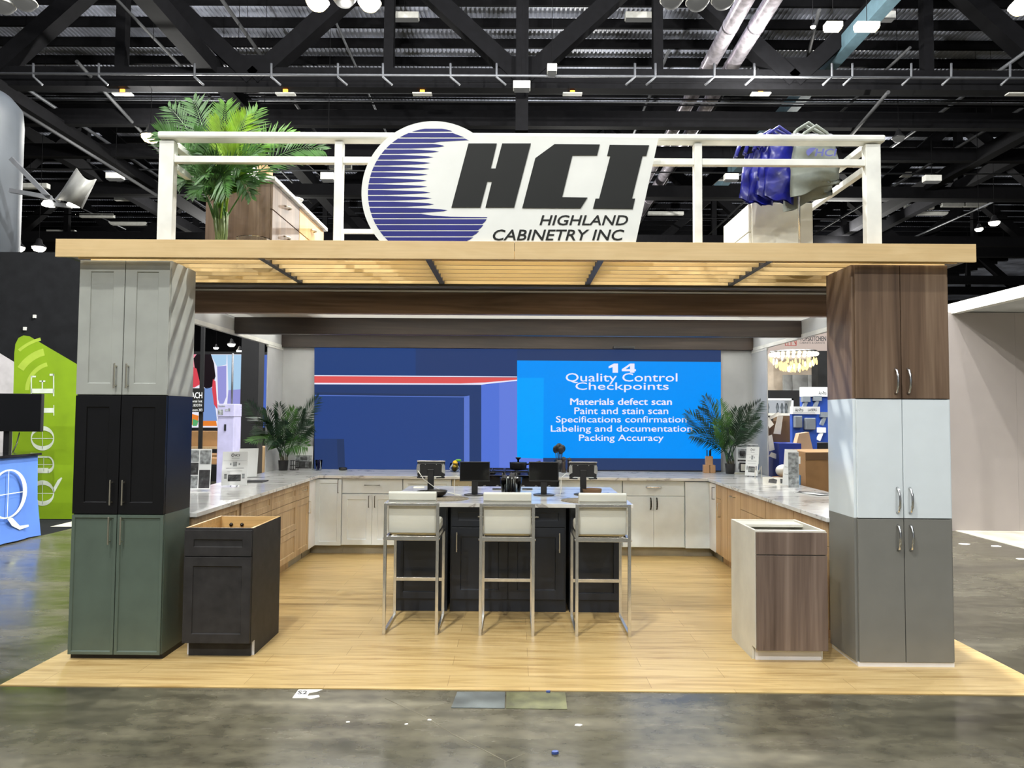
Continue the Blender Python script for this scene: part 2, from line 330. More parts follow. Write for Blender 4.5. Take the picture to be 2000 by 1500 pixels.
def front_mb(x0, x1, z0, z1, style='slab', r=.062, y0=-.02, y1=-.001, rec=.009):
    mb = MB()
    if style == 'slab': return mb.box(x0, x1, y0, y1, z0, z1)
    a, b, c, d = x0+r, x1-r, z0+r, z1-r; e = .004
    v = [(x0, y0, z0), (x1, y0, z0), (x1, y0, z1), (x0, y0, z1), (a, y0, c), (b, y0, c), (b, y0, d), (a, y0, d),
         (a+e, y0+rec, c+e), (b-e, y0+rec, c+e), (b-e, y0+rec, d-e), (a+e, y0+rec, d-e), (x0, y1, z0), (x1, y1, z0), (x1, y1, z1), (x0, y1, z1)]
    f = [(8, 9, 10, 11), (12, 15, 14, 13)]
    for i in range(4): j = (i+1) % 4; f += [(i, j, j+4, i+4), (i+4, j+4, j+8, i+8), (i, i+12, j+12, j)]
    return mb.add(v, f)
HND = dict(bar=handle_bar, wire=handle_wire, arch=handle_arch)
def cabinet(label, loc, rz, w, d, z0, z1, body, fronts, toe=.1, toe_m='toe_taupe', toe_in=.06, name='base_cabinet', group=None, edge=None, inset=0.):
    t = thing(name, label, 'cabinet', loc, rz, group)
    mb = MB(); mb.box(0, w, 0, d, z0+toe, z1); mb.build('body', body, t, False, .0015)
    if toe: MB().box(inset, w-inset, toe_in, d, z0, z0+toe).build('toe_kick', toe_m, t, False)
    for fr in fronts:
        kind, x0, x1, a, b, style, mat = fr[:7]; r = fr[8] if len(fr) > 8 else .062
        o = front_mb(x0, x1, a, b, style, r).build(kind, mat, t, False, .0015)
        if len(fr) > 7 and fr[7]:
            typ, hx, hz, ln, vert, hm = fr[7]
            HND[typ](hx, hz, ln, vert).build('handle', hm, o, False, .001 if typ == 'bar' else 0)
    return t
g = .0025
# left tower: three stacked cabinets
TX, TY = -2.925, 4.77
def tower2(label, X, w, z0, z1, body, style, r, hz, ln, typ, hm, split, dx=.04, toe=0., toe_m='toe_black', d=.36, gable=0.):
    return cabinet(label, (X, TY, 0), 0, w, d, z0, z1, body,
        [('door', g+gable, split-g, z0+toe+.003, z1-.004, style, body, (typ, split-dx, hz, ln, True, hm), r), ('door', split+g, w-g-gable, z0+toe+.003, z1-.004, style, body, (typ, split+dx, hz, ln, True, hm), r)],
        toe, toe_m, .02 if X < 0 else -.012, 'tall_cabinet', None, inset=.0 if X < 0 else .01)
tower2('sage green two-door cabinet at the bottom of the left stack', TX, .61, FL, .955, 'green_cab', 'shaker', .02, .85, .18, 'bar', 'brushed', .302, toe=.033)
tower2('black shaker cabinet in the middle of the left stack', TX, .61, .955, 1.742, 'black_cab', 'shaker', .075, 1.10, .165, 'bar', 'brushed', .305)
tower2('pale grey shaker cabinet at the top of the left stack', TX, .61, 1.742, 2.648, 'grey_cab', 'shaker', .075, 1.87, .165, 'bar', 'brushed', .308)
RX = 2.237
tower2('taupe slab-door cabinet at the bottom of the right stack', RX, .645, FL, .966, 'taupe_cab', 'slab', 0, .843, .165, 'arch', 'chrome', .317, .041, .028, 'toe_white', .38, .014)
tower2('glossy white slab-door cabinet in the middle of the right stack', RX, .645, .966, 1.752, 'gloss_white', 'slab', 0, 1.086, .165, 'arch', 'chrome', .317, .041, 0, d=.38, gable=.014)
tower2('dark walnut slab-door cabinet at the top of the right stack', RX, .645, 1.752, 2.648, 'walnut', 'slab', 0, 1.87, .165, 'arch', 'chrome', .317, .041, 0, d=.38, gable=.014)
# open-topped sample base cabinets
def open_base(label, X, Y, w, d, z1, body, inner, fronts, toe, toe_m, edge):
    t = thing('base_cabinet', label, 'cabinet', (X, Y, 0)); k = .018
    for a, b in ((0, k), (w-k, w)):
        mb = MB(); mb.prism([(0, FL+toe), (.07, FL+toe), (.07, FL), (d, FL), (d, z1), (0, z1)], lambda u, v, q: (q, u, v), a, b, 0, 0)
        o = mb.build('side_panel', [body, inner, edge], t, False)
        for p in o.data.polygons:
            n = p.normal; inside = (n.x > .9) if a == 0 else (n.x < -.9)
            if inside or n.z > .9: p.material_index = 1
            if n.y < -.9 and p.center.z < FL+toe: p.material_index = 2
    MB().box(k, w-k, 0, k, FL+toe, z1-.001).build('front_frame', body, t, False)
    MB().box(k, w-k, d-k, d, FL+.05, z1-.001).build('back_panel', inner, t, False)
    MB().box(k, w-k, .10, d-k, FL+.3, FL+.318).build('shelf', inner, t, False)
    MB().box(k, w-k, .05, .05+.014, FL, FL+toe).build('toe_kick', toe_m, t, False)
    for kind, x0, x1, a, b, style, mat, r in fronts: front_mb(x0, x1, a, b, style, r).build(kind, mat, t, False, .0015)
    return t
t = open_base('open-topped charcoal shaker base cabinet standing before the left stack', -2.195, 4.81, .452, .565, .862, 'charcoal_cab', 'plywood',
    [('drawer', .003, .449, .678, .848, 'shaker', 'charcoal_cab', .06), ('door', .003, .449, .108, .672, 'shaker', 'charcoal_cab', .06)], .1, 'charcoal_cab', 'toe_white')
mb = MB(); mb.box(.018, .434, .02, .30, .62, .634); mb.box(.018, .03, .02, .30, .634, .73); mb.box(.422, .434, .02, .30, .634, .73); mb.box(.018, .434, .288, .30, .634, .79); mb.build('drawer_box', 'plywood', t, False)
for hx in (.09, .17):
    MB().sphere((hx, .544, .80), .014, 8).build('hinge_clip', 'gunmetal', t, False)
t = open_base('cream open-topped base cabinet with grey walnut front beside the right stack', 1.598, 4.82, .474, .52, .872, 'carcass', 'carcass',
    [('drawer', .006, .474, .716, .862, 'slab', 'walnut_grey', 0), ('door', .006, .474, .088, .710, 'slab', 'walnut_grey', 0)], .09, 'toe_white', 'carcass')
MB().box(.018, .456, .018, .10, .845, .862).build('stretcher', 'carcass', t, False)
MB().box(.018, .456, .33, .502, .845, .862).build('stretcher', 'carcass', t, False)
MB().box(.018, .456, .10, .33, .76, .775).build('drawer_box', 'carcass', t, False)

# ------------------------------------------------------------------ the U of base cabinets
PI2 = math.pi/2; ZT, ZC = .876, .914
LX, RXX, BY = -2.30, 2.24, 8.33
def dr3(w, st, m, tm=None): return [('drawer', g, w-g, .705, .870, st, tm or m, None, .052), ('drawer', g, w-g, .405, .700, st, m, None, .06), ('drawer', g, w-g, .112, .400, st, m, None, .06)]
def dd(w, st, m, two=True, hd=None, hdr=None):
    f = [('drawer', g, w-g, .70, .870, st, m, hdr, .052)]
    if two: f += [('door', g, w/2-g/2, .112, .695, st, m, hd and (hd[0], w/2-.035, .61, .13, True, hd[1])), ('door', w/2+g/2, w-g, .112, .695, st, m, hd and (hd[0], w/2+.035, .61, .13, True, hd[1]))]
    else: f += [('door', g, w-g, .112, .695, st, m, hd and (hd[0], hd[2], .58, .13, True, hd[1]))]
    return f
for (y0, y1, lab, fr) in [(5.16, 6.02, 'oak shaker base cabinet nearest the left stack, behind the charcoal sample', 'dd'), (6.06, 6.82, 'oak shaker cabinet in the middle of the left run', 'dr3'),
                          (6.82, 7.605, 'oak three-drawer cabinet right of the open charcoal sample', 'dr3'), (7.605, 8.06, 'narrow oak cabinet beside the white corner unit, left run', 'one')]:
    w = y1-y0; F = dd(w, 'shaker', 'oak') if fr == 'dd' else dr3(w, 'shaker', 'oak') if fr == 'dr3' else dd(w, 'shaker', 'oak', False, ('wire', 'brushed', w-.04), ('wire', w/2, .79, .1, False, 'brushed'))
    cabinet(lab, (LX-.02, y0, FL), PI2, w, .60, 0, ZT, 'oak', F, .105, 'toe_taupe' if fr == 'one' else 'oak')
def corner(label, sx, X, Y, door_a, door_b, hm, ex):
    """L-shaped corner unit; sx=+1 for the left corner, -1 for the right one"""
    t = thing('corner_cabinet', label, 'cabinet', (X, Y, 0)); f = lambda u, v, w: (u*sx, v, w)
    MB().prism([(0, -.25), (0, .02), (ex, .02), (ex, .62), (-.60, .62), (-.60, -.25)], f, .105+FL, ZT).build('body', door_a[0], t, False)
    MB().prism([(-.06, -.25), (-.06, .08), (ex, .08), (ex, .6), (-.58, .6), (-.58, -.25)], f, FL, .105+FL).build('toe_kick', 'toe_taupe', t, False)
    o = front_mb(.02, ex-.002, .112, .870, door_a[1], .045).build('door', door_a[0], t, False, .0015) if sx > 0 else front_mb(-ex+.002, -.02, .112, .870, door_a[1], .045).build('door', door_a[0], t, False, .0015)
    if sx > 0: handle_wire(ex-.035, .79, .15, True).build('handle', 'gunmetal', o, False)
    mb = MB(); q = front_mb(-.28, -.005, .112, .870, door_b[1], .045, y0=-.02, y1=-.001); mb.v = [(-p[1]*sx-0.0*sx, p[0], p[2]) for p in q.v]; mb.f = q.f; mb.mi = q.mi; mb.sm = q.sm
    o = mb.build('door', door_b[0], t, False, .0015)
    if sx < 0:
        q = handle_wire(-.235, .765, .13, True); q.v = [(-p[1]*sx, p[0], p[2]) for p in q.v]; q.build('handle', 'gunmetal', o, False)
    return t
corner('cream shaker corner cabinet where left and back runs meet', 1, LX-.02+.0, BY, ('cream_cab', 'shaker'), ('toe_white', 'slab'), 'gunmetal', .318)
corner('white slab corner cabinet where back and right runs meet', -1, RXX+.02, BY, ('slab_white', 'slab'), ('toe_white', 'slab'), 'gunmetal', .298)
def brun(x0, x1, label, m, F): return cabinet(label, (x0, BY+.02, FL), 0, x1-x0, .60, 0, ZT, m, F, .105, 'toe_taupe')
w = .70; brun(-2.0, -1.30, 'cream shaker cabinet on the back run next to the left corner', 'cream_cab', [('drawer', g, w-g, .705, .870, 'slab', 'cream_cab', ('wire', w/2, .80, .17, False, 'gunmetal'))]+dd(w, 'shaker', 'cream_cab', True, ('wire', 'gunmetal'))[1:])
w = .56; brun(-1.295, -.735, 'cream shaker cabinet behind the left bar stool', 'cream_cab', dd(w, 'shaker', 'cream_cab', True, ('wire', 'gunmetal')))
w = .27; brun(-.73, -.46, 'narrow cream drawer cabinet left of the range', 'cream_cab', [('drawer', g, w-g, .705, .870, 'slab', 'taupe_drawer', ('wire', w/2, .80, .12, False, 'brushed'))]+dr3(w, 'shaker', 'cream_cab')[1:])
w = .73; brun(.51, 1.24, 'white slab cabinet just right of the range', 'slab_white', dd(w, 'slab', 'slab_white', True, ('wire', 'gunmetal'), ('wire', w/2, .79, .13, False, 'gunmetal')))
w = .715; brun(1.245, 1.96, 'white slab cabinet with dark pulls next to the right corner', 'slab_white', dd(w, 'slab', 'slab_white', True, ('arch', 'gunmetal'), ('arch', w/2, .80, .17, False, 'chrome')))
def rrun(y0, y1, label, F): return cabinet(label, (RXX+.02, y1, FL), -PI2, y1-y0, .60, 0, ZT, 'oak_slab', F, .105, 'oak_slab')
rrun(7.62, 8.045, 'narrow oak slab cabinet beside the white right corner unit', [('drawer', g, .2, .72, .87, 'slab', 'oak_slab', None), ('door', g, .2, .112, .715, 'slab', 'oak_slab', ('wire', .17, .60, .15, True, 'brushed')), ('door', .205, .422, .112, .87, 'slab', 'oak_slab', None)])
w = .44; rrun(7.175, 7.615, 'oak slab cabinet with a top pull, second along the right run', [('door', g, w-g, .112, .87, 'slab', 'oak_slab', ('wire', w/2, .80, .12, False, 'brushed'))])
w = .71; rrun(6.46, 7.17, 'oak slab drawer cabinet in the middle of the right run', dr3(w, 'slab', 'oak_slab'))
w = .64; rrun(5.815, 6.455, 'oak slab cabinet behind the cream sample cabinet', dd(w, 'slab', 'oak_slab'))
w = .64; rrun(5.17, 5.81, 'oak slab cabinet nearest the right stack', dd(w, 'slab', 'oak_slab'))
# worktops
def slab(poly, label, z0=ZT, z1=ZC):
    mb = MB(); mb.prism(poly, lambda u, v, w: (u, v, w), z0+FL, z1); return one(mb, 'countertop', 'marble', label, 'countertop', None, .003)
slab([(-3.03, 5.14), (-2.27, 5.14), (-2.27, 8.30), (-.455, 8.30), (-.455, 9.29), (-3.03, 9.29)], 'white veined marble worktop along the left and back-left cabinets')
slab([(3.0, 5.14), (2.215, 5.14), (2.215, 8.29), (.50, 8.29), (.50, 9.29), (3.06, 9.29), (3.06, 8.0), (3.0, 8.0)], 'white veined marble worktop along the right and back-right cabinets')

# ------------------------------------------------------------------ gas range
t = thing('gas_range', 'black gas range set into the back worktop', 'range', (-.45, BY, FL))
MB().box(0, .945, .02, .95, .1, .90).build('body', 'black_plastic', t, False, .003)
MB().box(0, .945, -.01, .95, .895, .925).build('cooktop', 'black_gloss', t, False, .004)
MB().box(.02, .925, -.02, .02, .14, .70).build('oven_door', 'black_gloss', t, False, .004)
MB().tube([(.06, -.02, .66), (.06, -.06, .66), (.885, -.06, .66), (.885, -.02, .66)], .009, 8).build('oven_handle', 'steel', t, False)
for i in range(6):
    hx = .1+i*.149; mb = MB(); mb.cyl((hx, .02, .79), (hx, -.018, .79), .024, .018, 14); mb.box(hx-.003, hx+.003, -.022, -.016, .77, .81); mb.build('knob', 'steel', t, False)
for i in range(3):
    mb = MB(); x0 = .03+i*.298; x1 = x0+.286
    mb.bar((x0, .08, .955), (x1, .08, .955), .014, .014); mb.bar((x0, .62, .955), (x1, .62, .955), .014, .014); mb.bar((x0, .08, .955), (x0, .62, .955), .014, .014); mb.bar((x1, .08, .955), (x1, .62, .955), .014, .014)
    xm = (x0+x1)/2; mb.bar((xm, .08, .955), (xm, .62, .955), .012, .012); mb.bar((x0, .22, .955), (x1, .22, .955), .012, .012); mb.bar((x0, .48, .955), (x1, .48, .955), .012, .012)
    for a in (x0, x1):
        for b in (.08, .62): mb.box(a-.008, a+.008, b-.008, b+.008, .925, .955)
    mb.build('grate', 'black_metal', t, False)
    for b in (.22, .48): MB().lathe([(.045, 0), (.045, .012), (.03, .018), (0, .018)], (xm, b, .925), 16).build('burner', 'black_metal', t, False)

# ------------------------------------------------------------------ booth back wall, headers, beams, canopy
for nm, x0, x1 in (('wall_back', -3.10, -2.605), ('wall_back', 2.65, 3.12)):
    mb = MB(); mb.box(x0, x1, 9.30, 9.38, 0, 2.66); struct(mb.build('wall_booth_back', 'panel_white'))
mb = MB(); mb.box(-2.605, 2.65, 9.34, 9.40, 0, 2.66); struct(mb.build('wall_booth_behind_screen', 'panel_white'))
for nm, x0, x1 in (('wall_booth_left', -3.046, -3.032), ('wall_booth_right', 3.062, 3.076)):
    mb = MB(); mb.box(x0, x1, 8.74, 9.30, 0, 2.47); struct(mb.build(nm, 'panel_white', bevel=.003))
    mb = MB(); mb.box(x0-.004, x1+.006, 8.73, 9.30, 2.445, 2.468); struct(mb.build('trim_1', 'white'))
for x0, x1 in ((-3.066, -3.032), (3.062, 3.096)):
    mb = MB(); mb.box(x0, x1, 5.3, 9.38, 2.47, 2.66); struct(mb.build('trim_2', 'panel_white'))
    s = 1 if x0 < 0 else -1; xi = x1 if s > 0 else x0
    mb = MB(); mb.box(min(xi, xi+.008*s), max(xi, xi+.008*s), 5.3, 9.3, 2.47, 2.512); struct(mb.build('trim_3', 'white'))
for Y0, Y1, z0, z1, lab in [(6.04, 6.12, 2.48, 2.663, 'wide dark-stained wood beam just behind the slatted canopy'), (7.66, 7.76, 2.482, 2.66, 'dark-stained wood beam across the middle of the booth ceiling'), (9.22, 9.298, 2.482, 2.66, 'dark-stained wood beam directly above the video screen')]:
    mb = MB(); mb.box(-3.03, 3.06, Y0, Y1, z0, z1); o = one(mb, 'ceiling_beam', 'front_beam_lightened' if Y0 < 7 else 'dark_beam', lab, 'beam', 'dark wood beams under the booth ceiling', .004)
mb = MB(); mb.box(.12*1, .32, 9.19, 9.218, 2.50, 2.535)
o = one(MB().box(1.25, 1.52, 9.14, 9.218, 2.485, 2.515), 'camera_bar', 'black_plastic', 'small flat black bar mounted under the rear beam above the screen', 'sensor bar', None, .004)
t = thing('canopy', 'flat booth roof with maple fascia, wood slats and white underside', 'canopy', (0, 4.66, 2.64))
MB().box(-3.028, -.015, 4.65, 4.672, 2.646, 2.764).build('fascia_board', 'maple', t, bevel=.001)
MB().box(-.013, 3.0, 4.65, 4.672, 2.646, 2.764).build('fascia_board', 'maple', t, bevel=.001)
for ya, yb in ((6.10, 7.30), (7.72, 8.98)): MB().quad([(-3.03, ya, 2.662), (3.06, ya, 2.662), (3.06, yb, 2.662), (-3.03, yb, 2.662)]).build('ceiling_fill_cloth', 'ceiling_fill_cloth', t, fix=False)
for ya, yb in ((7.30, 7.72), (8.98, 9.3)): MB().quad([(-3.03, ya, 2.662), (3.06, ya, 2.662), (3.06, yb, 2.662), (-3.03, yb, 2.662)]).build('ceiling_fill_cloth', 'fill_cloth_dimmed', t, fix=False)  # low translucency added to darken the ceiling strips in view
for yb in (6.0, 6.9, 8.1, 9.34): MB().box(-3.10, 3.13, yb-.045, yb+.04, 2.664, 2.758).build('cross_bearer', 'panel_white', t)
MB().box(-3.02, 2.99, 5.56, 5.67, 2.63, 2.70).build('edge_channel', 'dark_edge', t); MB().box(-3.03, 3.06, 5.672, 6.12, 2.665, 2.70).build('soffit_board', 'dark_beam', t)
bays = [-2.90, -1.685, -.58, .555, 1.665, 2.90]
for k in range(7):
    y = 4.69+.14*k
    for i in range(5): MB().box(bays[i]+(.022 if i else 0), bays[i+1]-(.022 if i < 4 else 0), y, y+.019, 2.644, 2.708).build('slat', 'slat_wood', t)
for xb in bays[1:5]: MB().box(xb-.02, xb+.02, 4.674, 5.555, 2.646, 2.74).build('joist', 'dark_edge', t)
for xb in (-2.99, 2.96): MB().box(xb-.02, xb+.02, 4.674, 5.56, 2.66, 2.76).build('joist', 'dark_edge', t)
DK = 2.762

# ------------------------------------------------------------------ LED wall
Y0 = 9.262
t = thing('video_wall', 'large blue video screen on the back wall reading 14 Quality Control Checkpoints', 'screen', (0, 9.3, .92))
MB().box(-2.604, 2.649, 9.272, 9.335, .916, 2.478).build('cabinet_panel', 'black_plastic', t)
PX = lambda Y: (lambda px, py, w: tuple(at(px, py, Y-w)))
pic = MB(); names = ['led_navy', 'led_navy2', 'led_top', 'led_dark', 'led_red', 'led_white', 'led_edge', 'led_peri', 'led_peri2', 'led_sky', 'led_sky2', 'led_frame']
def pq(lst, m, w=0.): pic.quad([tuple(at(x, y, 9.270-w)) for x, y in lst], names.index(m))
pq([(614, 679), (1408, 683), (1408, 919), (614, 916)], 'led_frame')
pq([(614, 679), (812, 680), (812, 735), (614, 734)], 'led_top', .001); pq([(812, 680), (1010, 681), (1010, 736), (812, 735)], 'led_navy2', .001); pq([(1010, 681), (1408, 683), (1408, 707), (1010, 704)], 'led_frame', .001)
pq([(614, 734), (1040, 738), (940, 749), (614, 749)], 'led_red', .002); pq([(614, 732.6), (1010, 735.4), (1010, 736.8), (614, 734.6)], 'led_white', .003)
pq([(614, 747.6), (900, 749), (948, 747), (1062, 737), (1062, 738.4), (950, 750), (940, 751.6), (614, 750.6)], 'led_white', .003)
pq([(614, 750), (940, 751), (940, 896), (940, 918), (614, 916)], 'led_navy2', .001)
pq([(614, 766), (905, 771), (918, 773), (918, 917), (614, 916)], 'led_dark', .002)
pq([(614, 772), (905, 775), (905, 917), (614, 916)], 'led_navy', .003)
pq([(614, 771.4), (904, 774.4), (917, 772.4), (917, 774), (905, 776), (614, 773)], 'led_edge', .0035)
pq([(906, 776), (917, 774), (917, 917), (906, 917)], 'led_edge', .0034)
pq([(614, 857), (672, 857), (672, 916), (614, 916)], 'led_navy2', .004); pq([(658, 858), (672, 858), (674, 916), (660, 916)], 'led_dark', .0045)
pq([(940, 751), (1010, 743), (1010, 918), (940, 918)], 'led_peri', .0015); pq([(975, 747), (1010, 743), (1010, 918), (975, 918)], 'led_peri2', .002)
pq([(1010, 704), (1408, 707), (1408, 896), (1010, 894)], 'led_sky', .004); pq([(1010, 738), (1062, 738), (1061, 896), (1010, 894)], 'led_sky2', .005)
pq([(1010, 894), (1061, 896), (1061, 919), (1010, 918)], 'led_peri2', .0045)
pic.build('picture', names, t, fix=False)
ttl = MB()
for s, x0, x1, ya, yb, bd in [('Quality Control', 1105, 1323, 729, 750.5, .15), ('Checkpoints', 1124, 1306, 747, 766, .15), ('Materials defect scan', 1114, 1312, 778, 791, .45),
                              ('Paint and stain scan', 1122, 1305, 796, 809, .2), ('Specifications confirmation', 1086, 1341, 813, 829, .2), ('Labeling and documentation', 1076, 1352, 831, 847, .2), ('Packing Accuracy', 1131, 1296, 849, 865, .2)]:
    text(ttl, s, PX(9.264), x0-bd, x1-bd, yb, ya); text(ttl, s, PX(9.264), x0+bd, x1+bd, yb-.3, ya-.3, .0002)
for q in ([(755, 462), (796, 440), (828, 440), (828, 512), (786, 512), (786, 468), (755, 478)], [(922, 440), (957, 440), (957, 512), (922, 512)], [(858, 484), (922, 440), (922, 458), (888, 484)], [(858, 484), (968, 484), (968, 500), (858, 500)]): ttl.quad([PX(9.264)(1000+x/4, 600+y/4, 0) for x, y in q])
ttl.build('lettering', 'led_white', t, fix=False)

# ------------------------------------------------------------------ roof sign
t = thing('roof_sign', 'large white roof sign with striped blue globe and three big black letters', 'sign', (0, 4.7, DK))
def sp(x, y, w=0.): return tuple(at(650+x/2.857, y/2.857, 4.70-w))
SF = lambda u, v, w: sp(u, v, w)
cx, cy, R = 562, 1078, 402
poly = []
a0 = math.atan2(745-cy, 780-cx); a1 = math.pi-math.asin((1354-cy)/R)
k = 48
# walk the circle from upper right counter-clockwise over the top to the lower left
A1 = math.atan2(1354-cy, -math.sqrt(R*R-(1354-cy)**2))
ang = [a0-(a0+2*math.pi-A1)*i/k for i in range(k+1)]
poly = [(cx+R*math.cos(a), cy+R*math.sin(a)) for a in ang]+[(1690, 1356), (1818, 768), (1200, 760), (800, 752)]
MB().prism(poly, SF, 0, .03).build('panel', 'sign_white', t, fix=True)
blue = MB(); cx, cy, R = 561, 1080, 365
def lx(y, r=R): return cx-math.sqrt(max(0, r*r-(y-cy)**2))
def rx(y, r=R): return cx+math.sqrt(max(0, r*r-(y-cy)**2))
def bq(pts): blue.add([sp(x, y, .0315) for x, y in pts], [tuple(range(len(pts)))])
top = [(lx(y), y) for y in (735, 728, 722, 718)]+[(rx(y), y) for y in (718, 722, 728)]+[(rx(733)-8, 733)]
bq(top)
bq([(lx(742), 742), (rx(742)-30, 742), (rx(766)-14, 766), (lx(766), 766), (lx(754), 754)])
bq([(lx(773), 773), (735, 773), (759, 782), (680, 786), (600, 790), (565, 796), (lx(797), 797), (lx(785), 785)])
lens = [(800, 557), (831, 440), (861, 370), (893, 330), (926, 300), (958, 275), (990, 262), (1025, 264), (1057, 270), (1090, 300), (1122, 340), (1156, 402), (1190, 490)]
tips = [622, 592, 562, 545, 540, 530, 524, 528, 545, 552, 565, 640]
for i in range(12):
    ya, xa = lens[i]; yb, xb = lens[i+1]; ya += 3; yb -= 3; ym = (ya+yb)/2; tp = tips[i]; h = (yb-ya)/2
    up = [(lx(ya), ya), (xa, ya)]+[(xa+(tp-xa)*q, ya+h*(1-(1-q)**.55)*.96) for q in (.08, .2, .4, .65, .85)]
    dn = [(xb+(tp-xb)*q, yb-h*(1-(1-q)**.55)*.96) for q in (.85, .65, .4, .2, .08)]+[(xb, yb), (lx(yb), yb), (lx(ym), ym)]
    bq(up+[(tp, ym)]+dn)
r2 = 322
bq([(lx(1193), 1193), (490, 1193), (560, 1203), (660, 1209), (863, 1212), (858, 1217), (lx(1217), 1217), (lx(1205), 1205)])
for ya, yb in ((1223, 1250), (1256, 1284), (1290, 1318), (1324, 1350)):
    bq([(lx(ya), ya), (rx(ya, 330), ya), (rx((ya+yb)/2, 328), (ya+yb)/2), (rx(yb, 322), yb), (lx(yb), yb), (lx((ya+yb)/2), (ya+yb)/2)])
blue.build('striped_globe', 'sign_blue', t, fix=False)
for nm, pts in dict(H=[(757, 800), (915, 800), (882, 940), (908, 940), (945, 800), (1105, 800), (1012, 1157), (852, 1157), (888, 1012), (862, 1012), (824, 1157), (662, 1157)],
                    C=[(1237, 804), (1490, 806), (1475, 866), (1337, 866), (1280, 1100), (1421, 1102), (1383, 1162), (1057, 1160), (1130, 882)],
                    I=[(1545, 808), (1765, 810), (1750, 868), (1729, 868), (1670, 1108), (1687, 1108), (1674, 1165), (1452, 1163), (1466, 1108), (1486, 1108), (1549, 868), (1531, 868)]).items():
    MB().prism(pts, SF, .029, .036).build('letter', 'sign_black', t)
mb = MB(); text(mb, 'HIGHLAND', SF, 1153, 1648, 1257, 1200, .033, 0, .24, .012); text(mb, 'CABINETRY INC', SF, 893, 1627, 1342, 1280, .033, 0, .24, .012); mb.build('lettering', 'sign_black', t, fix=False)

# ------------------------------------------------------------------ roof railing
t = thing('railing', 'white metal guard railing around the booth roof', 'railing', (0, 4.8, DK))
RY, RT = 4.80, 3.50
for xa, xb in ((-2.425, -2.325), (-1.235, -1.18), (1.197, 1.248), (2.35, 2.45)): MB().box(xa, xb, RY-.03, RY+.03, DK, RT-.03).build('post', 'rail_white', t, bevel=.003)
MB().box(-2.43, 2.475, RY-.055, RY+.055, RT-.02, RT+.028).build('top_rail', 'rail_white', t, bevel=.014)
MB().box(-2.33, 2.36, RY-.02, RY+.02, 3.325, 3.37).build('mid_rail', 'rail_white', t, bevel=.003)
for xa, ye in ((-2.40, 5.6), (2.42, 7.6)):
    MB().box(xa-.03, xa+.03, RY, ye, RT-.02, RT+.02).build('side_rail', 'rail_white', t, bevel=.003)
    MB().box(xa-.02, xa+.02, RY, ye, 3.325, 3.37).build('side_rail', 'rail_white', t, bevel=.003)
    if xa > 0: MB().box(xa-.03, xa+.03, ye-.06, ye, DK, RT).build('post', 'rail_white', t, bevel=.003)
MB().box(-2.0, -1.05, 7.99, 8.03, 3.66, 3.71).build('back_rail', 'rail_white', t, bevel=.003)
for xa in (-1.98, -1.09): MB().box(xa-.025, xa+.025, 7.985, 8.035, DK, 3.66).build('post', 'rail_white', t)

# ------------------------------------------------------------------ palms
YMAX, XCL = [99.], [99.]
def frond(mb, b, c, e, n=20, ll=.16, lw=.018, face=None, m=0):
    """bezier midrib b-c-e with leaflets on both sides"""
    b, c, e = Vector(b), Vector(c), Vector(e); P = lambda t: b*(1-t)**2+c*2*t*(1-t)+e*t*t
    pts = [P(i/10) for i in range(11)]; mb.tube(pts, [.0065*(1-.8*i/10) for i in range(11)], 5, m)
    fc = Vector(face or (random.uniform(-.3, .3), -1, random.uniform(0, .5))).normalized()
    for i in range(n):
        t = .22+.78*i/(n-1); p = P(t); tg = (P(min(1, t+.02))-P(t-.02)).normalized()
        side = tg.cross(fc).normalized(); nrm = side.cross(tg)
        L = ll*min(1, (e-b).length/.55)*(.45+.75*math.sin(math.pi*min(1, (t-.1)/.95))**.8)*random.uniform(.88, 1.1)*(1 if t < .9 else .75)
        for s in (-1, 1):
            d = (tg*(.55+.5*t)+side*s*(1.0-.3*t)+fc*random.uniform(-.12, .28)+Vector((0, 0, -.10))).normalized()
            wv = d.cross(fc).normalized()*lw/2; q = p+d*L+Vector((0, 0, -.1*L)); mpt = p+d*L*.45
            mb.add([p, mpt-wv, q, mpt+wv], [(0, 1, 2), (0, 2, 3)], m)
    mb.v = [(max(-XCL[0], min(XCL[0], x)) if y > 8.68 else x, min(y, YMAX[0]), z) for x, y, z in mb.v]
def palm(label, base, crown_h, tips, pot, mats, stems=4, ll=.16, lw=.018, n=20, sag=.25, root=None):
    t = thing('potted_palm', label, 'plant', base); b = Vector(base)
    if pot == 'black': MB().lathe([(.052, 0), (.062, .12), (.066, .125), (.06, .125), (.055, .11), (0, .108)], base, 20).build('pot', 'black_plastic', t)
    else: MB().lathe([(.10, 0), (.125, .075), (.13, .08), (.12, .08), (.11, .07), (0, .068)], base, 24).build('pot', 'white', t)
    for i, (e, up, mi) in enumerate(tips):
        e = Vector(e); r = .03; a = random.uniform(0, 6.28)
        s0 = b+Vector((r*math.cos(a), r*math.sin(a), .07)); cr = b+Vector((r*1.6*math.cos(a), r*1.6*math.sin(a), crown_h*random.uniform(.75, 1.05)))
        mb = MB(); mb.tube([s0, s0.lerp(cr, .5)+Vector((.008, 0, 0)), cr], .006, 5, 0); mb.build('stem', mats[0], t)
        c = cr.lerp(e, .45)+Vector((0, 0, up)); mb = MB(); frond(mb, cr, c, e, n, ll, lw); mb.build('frond', mats[mi], t, fix=False)
    return t
def tips_px(lst, Y): return [(at(x, y, Y+dy), up, mi) for x, y, dy, up, mi in lst]
YMAX[0], XCL[0] = 9.235, 3.0
